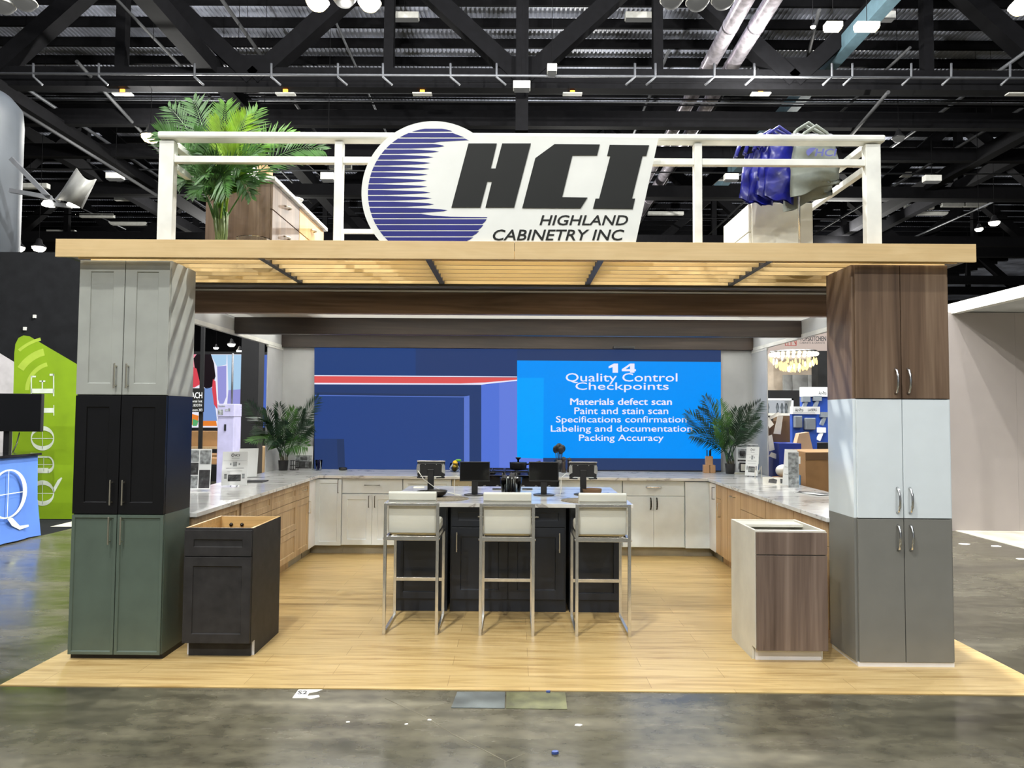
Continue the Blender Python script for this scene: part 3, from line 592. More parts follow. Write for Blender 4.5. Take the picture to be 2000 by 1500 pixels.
pb = at(553, 921, 9.0); palm('dark green potted palm on the left end of the back worktop', (pb.x, pb.y, ZC), .20,
    tips_px([(484, 786, -.5, .10, 1), (621, 778, -.1, .12, 1), (545, 790, -.15, .04, 1), (600, 872, -.45, .16, 2), (490, 862, -.55, .20, 2), (520, 800, -.4, .06, 1), (590, 800, -.2, .1, 1), (560, 830, -.5, .2, 1), (530, 868, -.45, .2, 1), (500, 830, -.5, .14, 1), (610, 830, -.3, .16, 1), (575, 800, -.3, .1, 2)], pb.y), 'black', ['stem_dark', 'palm_dark', 'palm_mid'], ll=.165, lw=.013, n=28)
pb = at(1426, 924, 9.0); palm('dark green potted palm on the right end of the back worktop', (pb.x, pb.y, ZC), .20,
    tips_px([(1342, 808, -.1, .12, 1), (1378, 776, -.05, .10, 1), (1484, 786, -.4, .14, 1), (1482, 820, -.45, .16, 1), (1405, 785, -.2, .05, 2), (1440, 800, -.1, .04, 1), (1350, 850, -.25, .2, 1), (1395, 830, -.5, .2, 2), (1450, 830, -.45, .2, 1), (1425, 850, -.5, .24, 1), (1365, 800, -.3, .14, 1), (1460, 795, -.3, .1, 1), (1415, 810, -.4, .14, 2)], pb.y), 'black', ['stem_dark', 'palm_dark', 'palm_mid'], ll=.165, lw=.013, n=28)
YMAX[0], XCL[0] = 99., 99.
YD = 5.25; pb = at(430, 474, YD); pb.z = DK
palm('bright green potted palm standing on the left of the booth roof', (pb.x, pb.y, DK), .36,
    tips_px([(330, 210, .2, .25, 3), (312, 258, -.2, .28, 1), (378, 196, .1, .2, 3), (440, 205, .0, .15, 2), (502, 216, .1, .2, 2), (480, 228, -.15, .16, 4), (628, 292, .1, .42, 3), (570, 262, .25, .34, 2), (430, 238, -.3, .12, 4), (455, 262, -.3, .1, 4), (350, 360, -.1, .3, 3), (500, 300, -.2, .22, 3), (395, 300, -.3, .22, 1), (490, 385, -.3, .36, 3), (375, 385, -.3, .3, 1), (420, 320, -.4, .25, 3), (470, 330, -.4, .28, 3), (352, 300, .1, .26, 1), (440, 380, -.5, .4, 3), (505, 350, -.1, .3, 3), (400, 345, -.45, .3, 1), (380, 260, -.1, .15, 1), (465, 290, -.35, .18, 4), (410, 270, -.2, .12, 3)], YD), 'white', ['palm_stem', 'palm_mid', 'palm_bright', 'palm_mid', 'palm_lime'], ll=.175, lw=.018, n=30)

# ------------------------------------------------------------------ things on the booth roof
def deckcab(label, X0, X1, Y0, Y1, fm, side, hh, extra):
    return cabinet(label, (X1, Y0, DK), PI2, Y1-Y0, X1-X0, 0, hh, side, extra, .0, 'toe_black', name='base_cabinet')
w = .77
t = deckcab('walnut drawer cabinet on the booth roof behind the tall palm', -2.70, -2.14, 6.14, 6.91, 'walnut', 'walnut', .876,
    [('drawer', g, w-g, .64, .87, 'slab', 'walnut', ('arch', w/2, .76, .11, False, 'brushed')), ('drawer', g, w-g, .31, .63, 'slab', 'walnut', ('arch', w/2, .48, .11, False, 'brushed')), ('drawer', g, w-g, .0, .30, 'slab', 'walnut', None)])
w = .88
t = deckcab('honey oak cabinet on the booth roof beyond the walnut one', -2.70, -2.14, 6.915, 7.795, 'oak_honey', 'oak_honey', .876,
    [('drawer', g, w-g, .64, .87, 'slab', 'oak_honey', ('arch', w/2, .76, .11, False, 'brushed')), ('door', g, w/2-g/2, .0, .63, 'slab', 'oak_honey', ('arch', w/2-.05, .48, .13, True, 'brushed')), ('door', w/2+g/2, w-g, .0, .63, 'slab', 'oak_honey', ('arch', w/2+.05, .48, .13, True, 'brushed'))])
one(MB().box(-2.74, -2.09, 6.10, 7.84, DK+.877, DK+.915), 'countertop', 'marble', 'veined marble top on the two roof cabinets by the palm', 'countertop', None, .004)
q = Vector((-2.32, 6.45, DK+.915)); t = thing('knife_block', 'small upright wooden block on the roof cabinets behind the palm', 'wood block', q)
MB().prism([(-.055, 0), (.055, 0), (.055, .2), (.04, .215), (-.04, .215), (-.055, .2)], lambda u, v, w: (q.x+u, q.y+w, q.z+v), 0, .1).build('block', 'box_wood', t)
mb = MB(); mb.box(q.x-.03, q.x+.03, q.y-.002, q.y, q.z+.09, q.z+.16); mb.build('burnt_mark', 'cardboard_dark', t)
q = Vector((-2.42, 6.40, DK+.915)); one(MB().lathe([(.05, 0), (.07, .09), (.06, .19), (.05, .2)], q, 16), 'vase', 'carcass', 'cream vase on the roof cabinets hidden among palm leaves', 'vase')
q = at(596, 364, 6.9); q = Vector((-2.18, 6.9, DK+.915)); one(MB().lathe([(.04, 0), (.09, .03), (.095, .04), (.08, .035), (0, .02)], q, 20), 'dish', 'white', 'shallow white dish at the edge of the marble roof counter', 'dish')
q = at(496, 471, 5.0); t = one(MB().lathe([(.085, 0), (.115, .09), (.117, .09), (.118, .092), (.112, .088), (.082, .006), (0, .006)], (q.x, q.y, DK), 28), 'acrylic_bowl', 'acrylic', 'clear plastic bowl on the roof edge beside the palm pot', 'bowl')
t = thing('base_cabinet', 'pale cream cabinet on the right side of the booth roof', 'cabinet', (1.83, 5.52, DK))
MB().box(0, .47, 0, .70, 0, .53).build('body', 'carcass', t, False, .003)
for a, b in ((.005, .30), (.308, .525)):
    MB().box(-.02, -.001, .025, .695, a, b).build('door' if b < .4 else 'drawer', 'carcass', t, False, .002)
# tote bags on a rack
q = at(1561, 471, 5.22); t = thing('garment_rack', 'slim chrome pole stand carrying tote bags on the roof', 'stand', (q.x, q.y, DK))
MB().cyl((0, 0, 0), (0, 0, .96), .009, None, 12).build('pole', 'steel', t, False)
MB().lathe([(.20, 0), (.20, .008), (.02, .016), (0, .016)], (0, 0, 0), 24).build('base', 'steel', t, False)
MB().tube([(-.34, 0, .92), (-.28, 0, .95), (.24, 0, .95), (.30, 0, .92)], .008, 8).build('arm', 'steel', t, False)
def bag(X0, X1, zt, zb, Y, th, mat, label, lean=0., logo=False, seed=1, cut=.08):
    """soft tote with rippled sides, an irregular hem and two carrying loops"""
    rnd = random.Random(seed); t = thing('tote_bag', label, 'bag', ((X0+X1)/2, Y, zb), 0, 'tote bags hanging on the roof stand')
    mb = MB(); nx, nz = 10, 12; V = []; ph = rnd.uniform(0, 6)
    for sgn in (-1, 1):
        for j in range(nz+1):
            for i in range(nx+1):
                u, v = i/nx, j/nz; wd = .88+.12*v if v < .85 else 1
                x = (X0+X1)/2+((X1-X0)*(u-.5))*(wd if v > .5 else (.8+.2*v*2))+lean*(1-v)
                bul = math.sin(math.pi*u)**.6*th/2*(.35+.65*math.sin(math.pi*min(.97, v+.03)))
                rip = .014*math.sin(8*v+5*u+ph)+.008*math.sin(21*v-6*u+ph)
                z = zb+(zt-zb)*(1-v)+ (cut*(u-.4) if v > .85 else 0)*v+.012*math.sin(9*u+ph)*v
                V.append((x, Y+sgn*bul+rip*(1 if 0 < i < nx else .3), z))
    W2 = (nx+1)*(nz+1); F = []
    for j in range(nz):
        for i in range(nx):
            a = j*(nx+1)+i; F.append((a, a+1, a+nx+2, a+nx+1)); F.append((W2+a, W2+a+nx+1, W2+a+nx+2, W2+a+1))
    mb.add(V, F, 0, True); mb.build('body', mat, t)
    for s in (-1, 1):
        xm = (X0+X1)/2; mb = MB(); mb.tube([(xm-.11, Y+s*.02, zt-.03), (xm-.08, Y+s*.02, zt+.06), (xm, Y+s*.03, zt+.11), (xm+.08, Y+s*.02, zt+.06), (xm+.11, Y+s*.02, zt-.03)], .012, 6); mb.build('handle', mat, t)
    if logo:
        yl = Y-th/2-.03; mb = MB(); xm = (X0+X1)/2+.03; zm = zb+(zt-zb)*.72
        mb.quad([(xm-.07+.05*math.cos(a), yl, zm+.035*math.sin(a)) for a in [math.pi*.35+i*.26 for i in range(12)]])
        text(mb, 'HCI', XZ(yl), xm-.06, xm+.10, zm-.028, zm+.028, 0, 0, .2, .02); mb.build('printed_logo', 'bag_logo', t, fix=False)
    return t
bx = q.x
for i, (dx, dy) in enumerate([(-.355, .09), (-.29, .05), (-.225, .01), (-.165, -.03)]):
    bag(bx+dx-.055-.018*i, bx+dx+.115, 3.60+.012*i, 3.235-.02*(i % 2), 5.22+dy, .07, 'bag_blue', ['royal blue tote bag at the far left of the roof stand', 'royal blue tote bag, second from the left on the roof stand', 'royal blue tote bag, third from the left on the roof stand', 'royal blue tote bag in front, touching the grey bags'][i], .03, False, i+1, -.05)
bag(bx-.10, bx+.27, 3.70, 3.20, 5.27, .09, 'bag_grey', 'grey tote bag hanging behind the printed grey one', .02, False, 9, .15)
bag(bx-.10, bx+.265, 3.62, 3.26, 5.13, .08, 'bag_grey', 'grey tote bag with blue printed logo hanging in front', .0, True, 11, .13)

# ------------------------------------------------------------------ island
IX0, IX1, IY = -.975, .875, 5.98
def isl(x0, x1, label, F): return cabinet(label, (x0, IY, FL), 0, x1-x0, 1.15, 0, ZT-.0, 'island_cab', F, .10, 'island_cab', .012, 'island_cabinet')
w = .42; isl(IX0, IX0+w, 'black island cabinet with plain panel behind the left stool', [('panel', g, w-.008, .108, .868, 'shaker', 'island_cab', None, .055)])
w2 = .955; h2 = w2/2
isl(-.53, .425, 'black island cabinet with two drawers and two doors in the centre', [('drawer', .012, h2-g, .70, .866, 'shaker', 'island_cab', ('bar', h2-.17, .785, .16, False, 'brushed'), .05), ('drawer', h2+g, w2-.012, .70, .866, 'shaker', 'island_cab', ('bar', h2+.17, .785, .16, False, 'brushed'), .05),
    ('door', .012, h2-g, .108, .69, 'shaker', 'island_cab', ('bar', .055, .575, .16, True, 'brushed'), .075), ('door', h2+g, w2-.012, .108, .69, 'shaker', 'island_cab', ('bar', w2-.055, .575, .16, True, 'brushed'), .075)])
w = .42; isl(.455, .455+w, 'black island cabinet with plain panel behind the right stool', [('panel', .008, w-g, .108, .868, 'shaker', 'island_cab', None, .055)])
slab([(-1.055, 5.82), (.955, 5.82), (.955, 7.19), (-1.055, 7.19)], 'white veined marble top of the black kitchen island')

# ------------------------------------------------------------------ bar stools
def stool(label, X, Y, rz=0):
    """local: x across, back at y=0, seat towards +y"""
    t = thing('bar_stool', label, 'stool', (X, Y, FL), rz, 'bar stools along the island'); a, k = .205, .022; d = .49
    for s in (-1, 1):
        MB().bar((s*(a-k/2), k/2, 0), (s*(a-k/2), k/2, .965), k, k, (0, 1, 0)).build('rear_leg', 'steel', t, False, .001)
        MB().bar((s*(a-k/2), d-k/2, 0), (s*(a-k/2), d-k/2, .70), k, k, (0, 1, 0)).build('front_leg', 'steel', t, False, .001)
        MB().bar((s*(a-k/2), k, k/2), (s*(a-k/2), d-k, k/2), k, k).build('floor_runner', 'steel', t, False, .001)
        MB().bar((s*(a-k/2), k, .70), (s*(a-k/2), d-k, .70), k, k).build('seat_rail', 'steel', t, False, .001)
    MB().bar((-a+k, k/2, .954), (a-k, k/2, .954), k, k).build('back_rail', 'steel', t, False, .001)
    MB().bar((-a+k, k/2, .705), (a-k, k/2, .705), k, .032).build('back_rail', 'steel', t, False, .001)
    MB().bar((-a+k, d-k/2, .30), (a-k, d-k/2, .30), k, .026).build('footrest', 'steel', t, False, .001)
    mb = MB(); n = 8; prof = [(.045, .735), (.042, .85), (.035, .96), (.028, 1.035), (.040, 1.046), (.070, 1.043), (.082, 1.02), (.088, .94), (.094, .83), (.098, .735)]
    hw = a-.026; V = [(-hw, y, z) for y, z in prof]+[(hw, y, z) for y, z in prof]; m = len(prof)
    mb.add(V, [tuple(range(m)), tuple(range(2*m-1, m-1, -1))], 0); mb.add(V, [(i, (i+1) % m, (i+1) % m+m, i+m) for i in range(m)], 0, True)
    o = mb.build('backrest', 'leather', t, False, .006)
    MB().tube([(-hw+.004, .026, .985), (hw-.004, .026, .985)], .003, 6).build('seam', 'seam', o, False)
    mb = MB(); mb.box(-a+.02, a-.02, .10, d+.015, .712, .80); mb.build('seat', 'leather', t, False, .022)
    for s in (-1, 1):
        mb = MB(); mb.cyl((s*(a+.001), k/2, .70), (s*(a+.006), k/2, .70), .008, None, 10); mb.build('bolt', 'chrome', t, False)
    return t
st = stool('left cream leather bar stool with steel frame at the island', -.765, 5.345)
dup(st, (-.055, 5.335, FL), 0, 'middle cream leather bar stool with steel frame at the island')
dup(st, (.655, 5.335, FL), 0, 'right cream leather bar stool with steel frame at the island')

# ------------------------------------------------------------------ things on the island
def K(px, py): p = on(px, py, ZC); return p
def tablet(px, py, label, tilt):
    p = K(px, py); t = thing('tablet_stand', label, 'tablet stand', (p.x, p.y, ZC), 0)
    MB().lathe([(.085, 0), (.085, .006), (.075, .011), (0, .011)], (0, 0, 0), 28).build('base', 'black_plastic', t, False)
    MB().box(-.028, .028, -.015, .015, .01, .22).build('pole', 'black_plastic', t, False, .004)
    mb = MB(); mb.box(-.125, .125, .018, .034, .155, .29); mb.build('tablet_back', 'black_plastic', t, False, .006)
    mb = MB(); mb.box(-.118, .118, .0, .016, .16, .275, 0); mb.build('bracket', 'black_metal', t, False, .004)
    MB().box(-.128, .128, .016, .042, .283, .294).build('top_clip', 'steel', t, False, .002)
    for s in (-1, 1):
        mb = MB(); mb.prism([(s*.098, .195), (s*.126, .18), (s*.130, .215), (s*.128, .25), (s*.115, .27), (s*.1, .255)], lambda u, v, w: (u, w, v), -.004, .006); mb.build('side_grip', 'steel', t, False)
        mb = MB(); mb.bar((s*.075, .004, .17), (s*.125, .004, .145), .014, .012); mb.bar((s*.125, .004, .145), (s*.05, .004, .142), .012, .012); mb.build('lower_claw', 'black_metal', t, False)
        for a in (.1, .05): MB().cyl((s*a, -.004, .262), (s*a, .001, .262), .004, None, 8).build('screw', 'steel', t, False)
    return t
tablet(841, 964, 'left tablet on a black pole stand seen from behind', 0)
tablet(1139, 966, 'right tablet on a black pole stand seen from behind', 0)
def monitor(px, py, label, rz):
    p = K(px, py); t = thing('display', label, 'monitor', (p.x, p.y, ZC), rz)
    MB().lathe([(.095, 0), (.095, .006), (.08, .011), (0, .011)], (0, 0, 0), 28).build('base', 'black_plastic', t, False)
    MB().box(-.027, .027, -.012, .012, .01, .2).build('pole', 'black_plastic', t, False, .003)
    mb = MB(); mb.box(-.133, .133, -.032, -.013, .125, .298); mb.build('screen_case', 'black_plastic', t, False, .004)
    MB().box(-.124, .124, -.0335, -.0322, .137, .29).build('screen_glass', 'black_gloss', t, False)
    return t
monitor(927, 967, 'small black monitor on round base, left of the pen cup', .04)
monitor(1062, 967, 'small black monitor on round base, right of the pen cup', -.06)
for px, py, lab in ((872, 974, 'round taupe placemat at the left stool'), (992, 978, 'round taupe placemat behind the middle stool'), (1140, 978, 'round taupe placemat at the right stool')):
    p = K(px, py); one(MB().lathe([(.19, 0), (.19, .004), (0, .004)], (p.x, p.y, ZC), 40), 'placemat', 'placemat', lab, 'placemat', 'placemats on the island')
p = K(852, 970); t = one(MB().lathe([(.05, 0), (.085, .02), (.1, .05), (.097, .052), (.08, .03), (.04, .012), (0, .012)], (p.x, p.y-.02, ZC+.004), 24), 'bowl', 'gunmetal', 'dark wicker-looking bowl on the left placemat', 'bowl')
p = K(1156, 966); t = one(MB().lathe([(.07, 0), (.085, .03), (.088, .055), (.084, .055), (.07, .012), (0, .012)], (p.x, p.y-.02, ZC+.0), 24), 'bowl', 'cardboard_dark', 'dark brown bowl beside the right tablet stand', 'bowl')
p = K(839, 963); t = one(MB().lathe([(.075, 0), (.085, .035), (.08, .037), (.07, .01), (0, .01)], (p.x-.01, p.y-.16, ZC), 20), 'bowl', 'black_plastic', 'flat black bowl below the left tablet', 'bowl')
p = K(998, 965); t = thing('pen_cup', 'clear cup packed with black and white pens on the island', 'pen cup', (p.x, p.y, ZC))
MB().lathe([(.085, 0), (.1, .15), (.097, .15), (.082, .004), (0, .004)], (0, 0, 0), 28).build('cup', 'clear', t, False)
for i in range(30):
    a = i*2.4; r = .012+.054*((i*7 % 10)/10); mb = MB(); mb.tube([(r*.8*math.cos(a), r*.8*math.sin(a), .006), (r*1.35*math.cos(a+.3), r*1.35*math.sin(a+.3), .15+.02*(i % 3))], .0055, 6); mb.build('pen', 'print_white' if i % 3 == 0 else 'black_plastic', t, False)
for px, lab in ((972, 'slim black remote on the island left of the pen cup'), (1030, 'slim black remote on the island right of the pen cup')):
    p = K(px, 956); one(MB().box(p.x-.05, p.x+.05, p.y-.02, p.y+.02, ZC, ZC+.012), 'remote', 'black_plastic', lab, 'remote', None, .003)
p = K(818, 952); one(MB().box(p.x-.05, p.x+.05, p.y-.03, p.y+.04, ZC, ZC+.006), 'note_pad', 'paper', 'small white note pad at the back left of the island', 'note pad')
def cable(label, pts): one(MB().tube(pts, .0035, 6), 'cable', 'rail_white', label, 'cable')
p = K(841, 964); q = K(890, 968); cable('white charging cable drooping from the left tablet', [(p.x-.12, p.y, ZC+.21), (p.x-.06, p.y-.03, ZC+.13), (p.x+.04, p.y-.04, ZC+.06), (p.x+.14, p.y-.04, ZC+.02), (q.x+.05, q.y, ZC+.004)])
p = K(1139, 966); q = K(1096, 968); cable('white charging cable hanging beside the right monitor', [(p.x-.12, p.y+.01, ZC+.18), (p.x-.16, p.y, ZC+.185), (p.x-.20, p.y-.01, ZC+.15), (q.x, q.y, ZC+.06), (q.x-.01, q.y, ZC+.006), (q.x-.05, q.y, ZC+.004)])
p = K(888, 968); cable('white charging cable standing behind the left monitor', [(p.x+.03, p.y+.02, ZC+.18), (p.x, p.y+.02, ZC+.17), (p.x-.005, p.y+.01, ZC+.09), (p.x, p.y, ZC+.006), (p.x+.05, p.y-.02, ZC+.004)])

# ------------------------------------------------------------------ things on the back worktop and range
def back(px, y=9.08): q = at(px, 918, y); q.z = ZC; return q
p = at(1012, 915, 8.75); t = thing('saucepan', 'black saucepan with lid knob on the range', 'pan', (p.x, 8.68, ZC+.053))
MB().lathe([(.085, 0), (.1, .02), (.104, .085), (.104, .09), (0, .095)], (0, 0, 0), 24).build('pot_body', 'black_metal', t, False)
MB().lathe([(.012, .095), (.012, .12), (.03, .135), (.032, .15), (0, .15)], (0, 0, 0), 16).build('lid_knob', 'black_plastic', t, False)
MB().tube([(.1, 0, .065), (.2, -.0, .085), (.27, 0, .10)], [.009, .012, .012], 8).build('handle', 'black_plastic', t, False)
p = back(1092, 9.12); t = thing('utensil_crock', 'black crock of black kitchen utensils on the back worktop', 'utensil holder', p)
MB().lathe([(.06, 0), (.065, .15), (.06, .15), (.055, .01), (0, .01)], (0, 0, 0), 24).build('crock', 'black_plastic', t, False)
for i, (dx, dy, h, w) in enumerate([(-.045, 0, .33, .035), (.0, .01, .36, .045), (.04, 0, .34, .04), (.02, -.03, .32, .035), (-.02, -.02, .35, .03)]):
    mb = MB(); mb.tube([(dx*.4, dy*.4, .012), (dx, dy, h-.09)], .006, 6); mb.sphere((dx, dy, h-.05), .05, 8, 0, (w/.05, .25, 1)); mb.build('utensil', 'black_plastic' if i else 'gunmetal', t, False)
for px, h, mt, lab in ((1101, .20, 'dark_beam', 'tall dark wood pepper mill beside the utensil crock'), (1112, .185, 'dark_beam', 'shorter dark wood pepper mill behind the right tablet')):
    p = back(px, 8.98 if px < 1110 else 9.06); t = thing('pepper_mill', lab, 'pepper mill', p)
    MB().lathe([(.03, 0), (.03, .03), (.02, h*.4), (.026, h*.62), (.022, h*.7), (0, h*.7)], (0, 0, 0), 18).build('body', mt, t, False)
    MB().lathe([(.02, h*.7), (.028, h*.8), (.024, h*.93), (.008, h*.97), (0, h)], (0, 0, 0), 18).build('cap', mt, t, False)
p = back(888, 8.95); t = thing('fruit_jar', 'glass jar of lemons on the back worktop', 'jar', p)
MB().lathe([(.05, 0), (.065, .05), (.06, .11), (.057, .11), (.06, .05), (.046, .006), (0, .006)], (0, 0, 0), 24).build('jar', 'clear', t, False)
for x, y, z in ((.0, -.02, .045), (.015, .02, .06), (.005, -.005, .105)):
    MB().sphere((x, y, z), .034, 10, 0, (1, 1, 1.15)).build('lemon', 'lemon', t, False)
mb = MB(); mb.sphere((.045, .0, .145), .03, 8, 0, (1.3, .5, .5)); mb.build('leaf', 'leaf_green', t, False)
p = back(672, 9.15); one(MB().lathe([(.045, 0), (.052, .008), (.052, .03), (.045, .036), (0, .036)], (p.x, p.y-.06, ZC), 28), 'speaker_puck', 'black_plastic', 'round black puck on the back worktop before the screen', 'puck')
p = back(625, 9.14); t = thing('drinking_glass', 'small clear glass with blue pieces by the screen corner', 'glass', (p.x, p.y-.06, ZC))
MB().lathe([(.035, 0), (.045, .13), (.043, .13), (.033, .006), (0, .006)], (0, 0, 0), 20).build('glass', 'clear', t, False)
for i in range(4): MB().box(-.02+.008*i, -.008+.008*i, -.012+.006*(i % 2), .006*(i % 2), .008+.012*(i % 2), .11+.01*i).build('blue_piece', 'sign_blue', t, False)
p = back(577, 9.1); t = thing('wire_basket', 'small dark wire basket beside the left palm', 'basket', (p.x, p.y-.04, ZC))
for z in (.004, .06, .12): MB().tube([(.055*math.cos(a), .055*math.sin(a), z) for a in [i*math.pi/8 for i in range(17)]], .003, 5).build('hoop', 'black_metal', t, False)
for i in range(12): a = i*math.pi/6; MB().tube([(.055*math.cos(a), .055*math.sin(a), .004), (.055*math.cos(a), .055*math.sin(a), .12)], .0025, 5).build('wire', 'black_metal', t, False)

def leaflet(label, P, w, h, rz, tilt, art, name='brochure_stand', easel=True, logo=True, mat='print_white', side='print_white'):
    """tilted printed sheet; P is the middle of its lower edge on the worktop. art: list of (u0,u1,v0,v1,mat) in 0..1"""
    t = thing(name, label, 'brochure', P, rz); f = lambda u, v, q: (u*w-w/2, v*h*math.sin(tilt)+q*math.cos(tilt)*0-q, v*h*math.cos(tilt)+.008)
    f = lambda u, v, q: ((u-.5)*w, v*h*math.sin(tilt)-q, v*h*math.cos(tilt)+.01)
    mb = MB(); mb.prism([(0, 0), (1, 0), (1, 1), (0, 1)], f, -.006, 0); mb.build('sheet', [mat, side], t, False)
    pr = MB()
    for u0, u1, v0, v1, m in art: pr.quad([f(u0, v0, .0008), f(u1, v0, .0008), f(u1, v1, .0008), f(u0, v1, .0008)], m)
    if logo:
        text(pr, 'HCI', f, .42, .68, .86, .93, .001, 2, .2, .02); a = [(.40+.06*math.cos(k), .895+.05*math.sin(k)) for k in [.9+.25*i for i in range(18)]]
        pr.add([f(x, y, .001) for x, y in a]+[f(.40+(x-.40)*.6, .895+(y-.895)*.6, .001) for x, y in a], [(i, i+1, i+1+18, i+18) for i in range(17)], 2); pr.quad([f(.36, .80, .001), f(.66, .80, .001), f(.66, .812, .001), f(.36, .812, .001)], 1)
    pr.build('print', ['print_dark', 'print_grey', 'ink', 'tape_blue'], t, False, fix=False)
    if easel:
        mb = MB(); zt = h*math.cos(tilt)*.7; yt = h*math.sin(tilt)*.7
        mb.tube([(-.03, -.03, .004), (-.03, .006, .006), (0, yt+.012, zt), (.03, .006, .006), (.03, -.03, .004)], .003, 6); mb.tube([(0, yt+.012, zt), (0, yt+.13, .004)], .003, 6); mb.build('easel', 'black_metal', t, False)
    return t
ROOM = [(.02, .98, .02, .34, 0), (.02, .98, .34, .60, 1), (.3, .7, .40, .52, 0), (.05, .25, .1, .3, 1), (.6, .8, .08, .3, 1)]
p = back(595, 9.14); leaflet('white brochure with kitchen photo before the left end of the screen', (p.x, p.y-.06, ZC), .22, .29, 0, .12, ROOM, easel=False)
PLAN = [(.15, .85, .50, .515, 1), (.2, .8, .42, .428, 1), (.42, .58, .56, .7, 1), (.25, .75, .12, .32, 0), (.28, .72, .15, .29, 1), (.1, .2, .2, .34, 1), (.8, .9, .2, .34, 1), (.3, .36, .6, .66, 1), (.64, .7, .6, .66, 1), (.05, .95, .73, .735, 1)]
p = on(457, 950, ZC); leaflet('white brochure with line drawings propped on an easel, left worktop', (p.x, p.y, ZC), .235, .33, .25, .2, PLAN)
p = on(478, 933, ZC); leaflet('blank-backed white brochure standing behind the easel, left worktop', (p.x+.03, p.y, ZC), .2, .32, .55, -.18, [], easel=False, logo=False)
PH = [(.03, .48, .68, .97, 1), (.52, .97, .62, .97, 1), (.03, .48, .36, .66, 0), (.52, .97, .03, .48, 0), (.03, .48, .03, .34, 1), (.2, .4, .42, .52, 1), (.6, .7, .1, .3, 1), (.1, .2, .1, .3, 0)]
p = on(386, 958, ZC); t = leaflet('tall sheet of four grey photos leaning by the left stack', (p.x, p.y, ZC), .215, .37, .12, .1, PH, easel=False, logo=False)
p = on(500, 941, ZC); one(MB().box(p.x-.12, p.x+.10, p.y-.09, p.y+.09, ZC, ZC+.012), 'sample_book', 'print_dark', 'thin dark sample book lying on the left worktop', 'book', None, .002)
# right worktop
p = back(1388, 9.14); bxs = [(-.068, 0, 'plain wooden cube box, left of the pair by the right palm'), (.008, 0, 'plain wooden cube box, right of the pair by the right palm')]
for dx, z, lab in bxs: one(MB().box(p.x+dx-.035, p.x+dx+.035, p.y-.07, p.y, ZC, ZC+.1), 'wooden_box', 'box_wood', lab, 'box', None, .003)
t = thing('knife_block', 'small wooden block with dark handles stacked on two cubes', 'knife block', (p.x-.03, p.y-.035, ZC+.1))
MB().prism([(-.045, 0), (.045, 0), (.042, .11), (-.042, .11)], lambda u, v, w: (u, w, v), -.03, .03).build('block', 'box_wood', t, False, .003)
for x, h in ((-.025, .19), (.008, .185), (.022, .2)): MB().box(x-.006, x+.006, -.008, .008, .111, h).build('knife_handle', 'black_plastic', t, False, .002)
p = back(1445, 9.12); one(MB().box(p.x-.12, p.x+.14, p.y-.16, p.y-.02, ZC, ZC+.018), 'serving_board', 'carcass', 'pale wooden board lying beside the right palm pot', 'board', None, .006)
t = thing('picture_frame', 'small black frame with white card on the pale board', 'frame', (p.x+.02, p.y-.12, ZC+.018), -.3)
MB().box(-.06, .06, 0, .02, 0, .12).build('frame', 'black_plastic', t, False, .002); MB().box(-.042, .03, -.0015, 0, .018, .102).build('card', 'paper', t, False)
FLOOR = [(.05, .95, .88, .96, 1), (.08, .42, .5, .82, 1), (.58, .92, .5, .82, 1), (.14, .36, .56, .76, 0), (.64, .86, .56, .76, 0), (.06, .7, .38, .44, 0), (.3, .9, .1, .3, 3), (.08, .26, .1, .3, 1)]
p = back(1458, 9.1); leaflet('wide white sheet of floor plans behind the right palm', (p.x+.02, p.y-.02, ZC), .30, .36, -.35, .1, FLOOR, easel=False, logo=False)
p = on(1467, 931, ZC); leaflet('narrow white brochure with line drawings tilted on the right worktop', (p.x, p.y, ZC), .15, .35, -.62, .22, PLAN, logo=True)
p = on(1486, 932, ZC); t = one(MB().prism([(-.075, 0), (.075, 0), (.055, .31), (-.055, .31)], lambda u, v, w: (p.x+u*.6+w*.3, p.y+.08+u*.5+v*.2+w, ZC+v), -.004, .004), 'acrylic_holder', 'acrylic', 'empty clear plastic brochure holder on the right worktop', 'brochure holder')
p = on(1482, 936, ZC); t = thing('wire_easel', 'thin bent wire easel standing on the right worktop', 'easel', (p.x, p.y, ZC))
MB().tube([(-.05, -.02, .004), (-.04, 0, .13), (0, .01, .06), (.03, 0, .15), (.02, -.03, .004)], .004, 6).build('wire', 'brushed', t, False)
p = on(1540, 950, ZC); leaflet('blue-white brochure standing edge-on on the right worktop', (p.x, p.y, ZC), .15, .37, -1.0, .12, [(.1, .9, .3, .31, 1), (.1, .9, .5, .51, 1)], logo=False, easel=False, side='print_grey')
p = on(1551, 957, ZC); leaflet('photo-backed brochure leaning behind the blue-white one', (p.x+.02, p.y+.06, ZC), .10, .36, -.3, .1, [(.02, .98, .02, .98, 1)], logo=False, easel=False)
p = on(1512, 946, ZC); t = thing('tent_card', 'small white tent card with dark print on the right worktop', 'card', (p.x, p.y, ZC), -.3)
mb = MB(); mb.prism([(-.06, 0), (0, .075), (.06, 0)], lambda u, v, w: (w, u, v), -.115, .115); mb.build('card', 'paper', t, False)
mb = MB(); f = lambda u, v, w: (u, -.06+.8*v-.0015, v+.001)
mb.quad([f(-.06, .02, 0), f(.02, .012, 0), (f(.03, .05, 0)), f(-.01, .062, 0), f(-.05, .055, 0)]); mb.quad([f(.06, .015, 0), f(.095, .015, 0), f(.095, .06, 0), f(.06, .06, 0)]); mb.build('print', 'print_dark', t, False, fix=False)
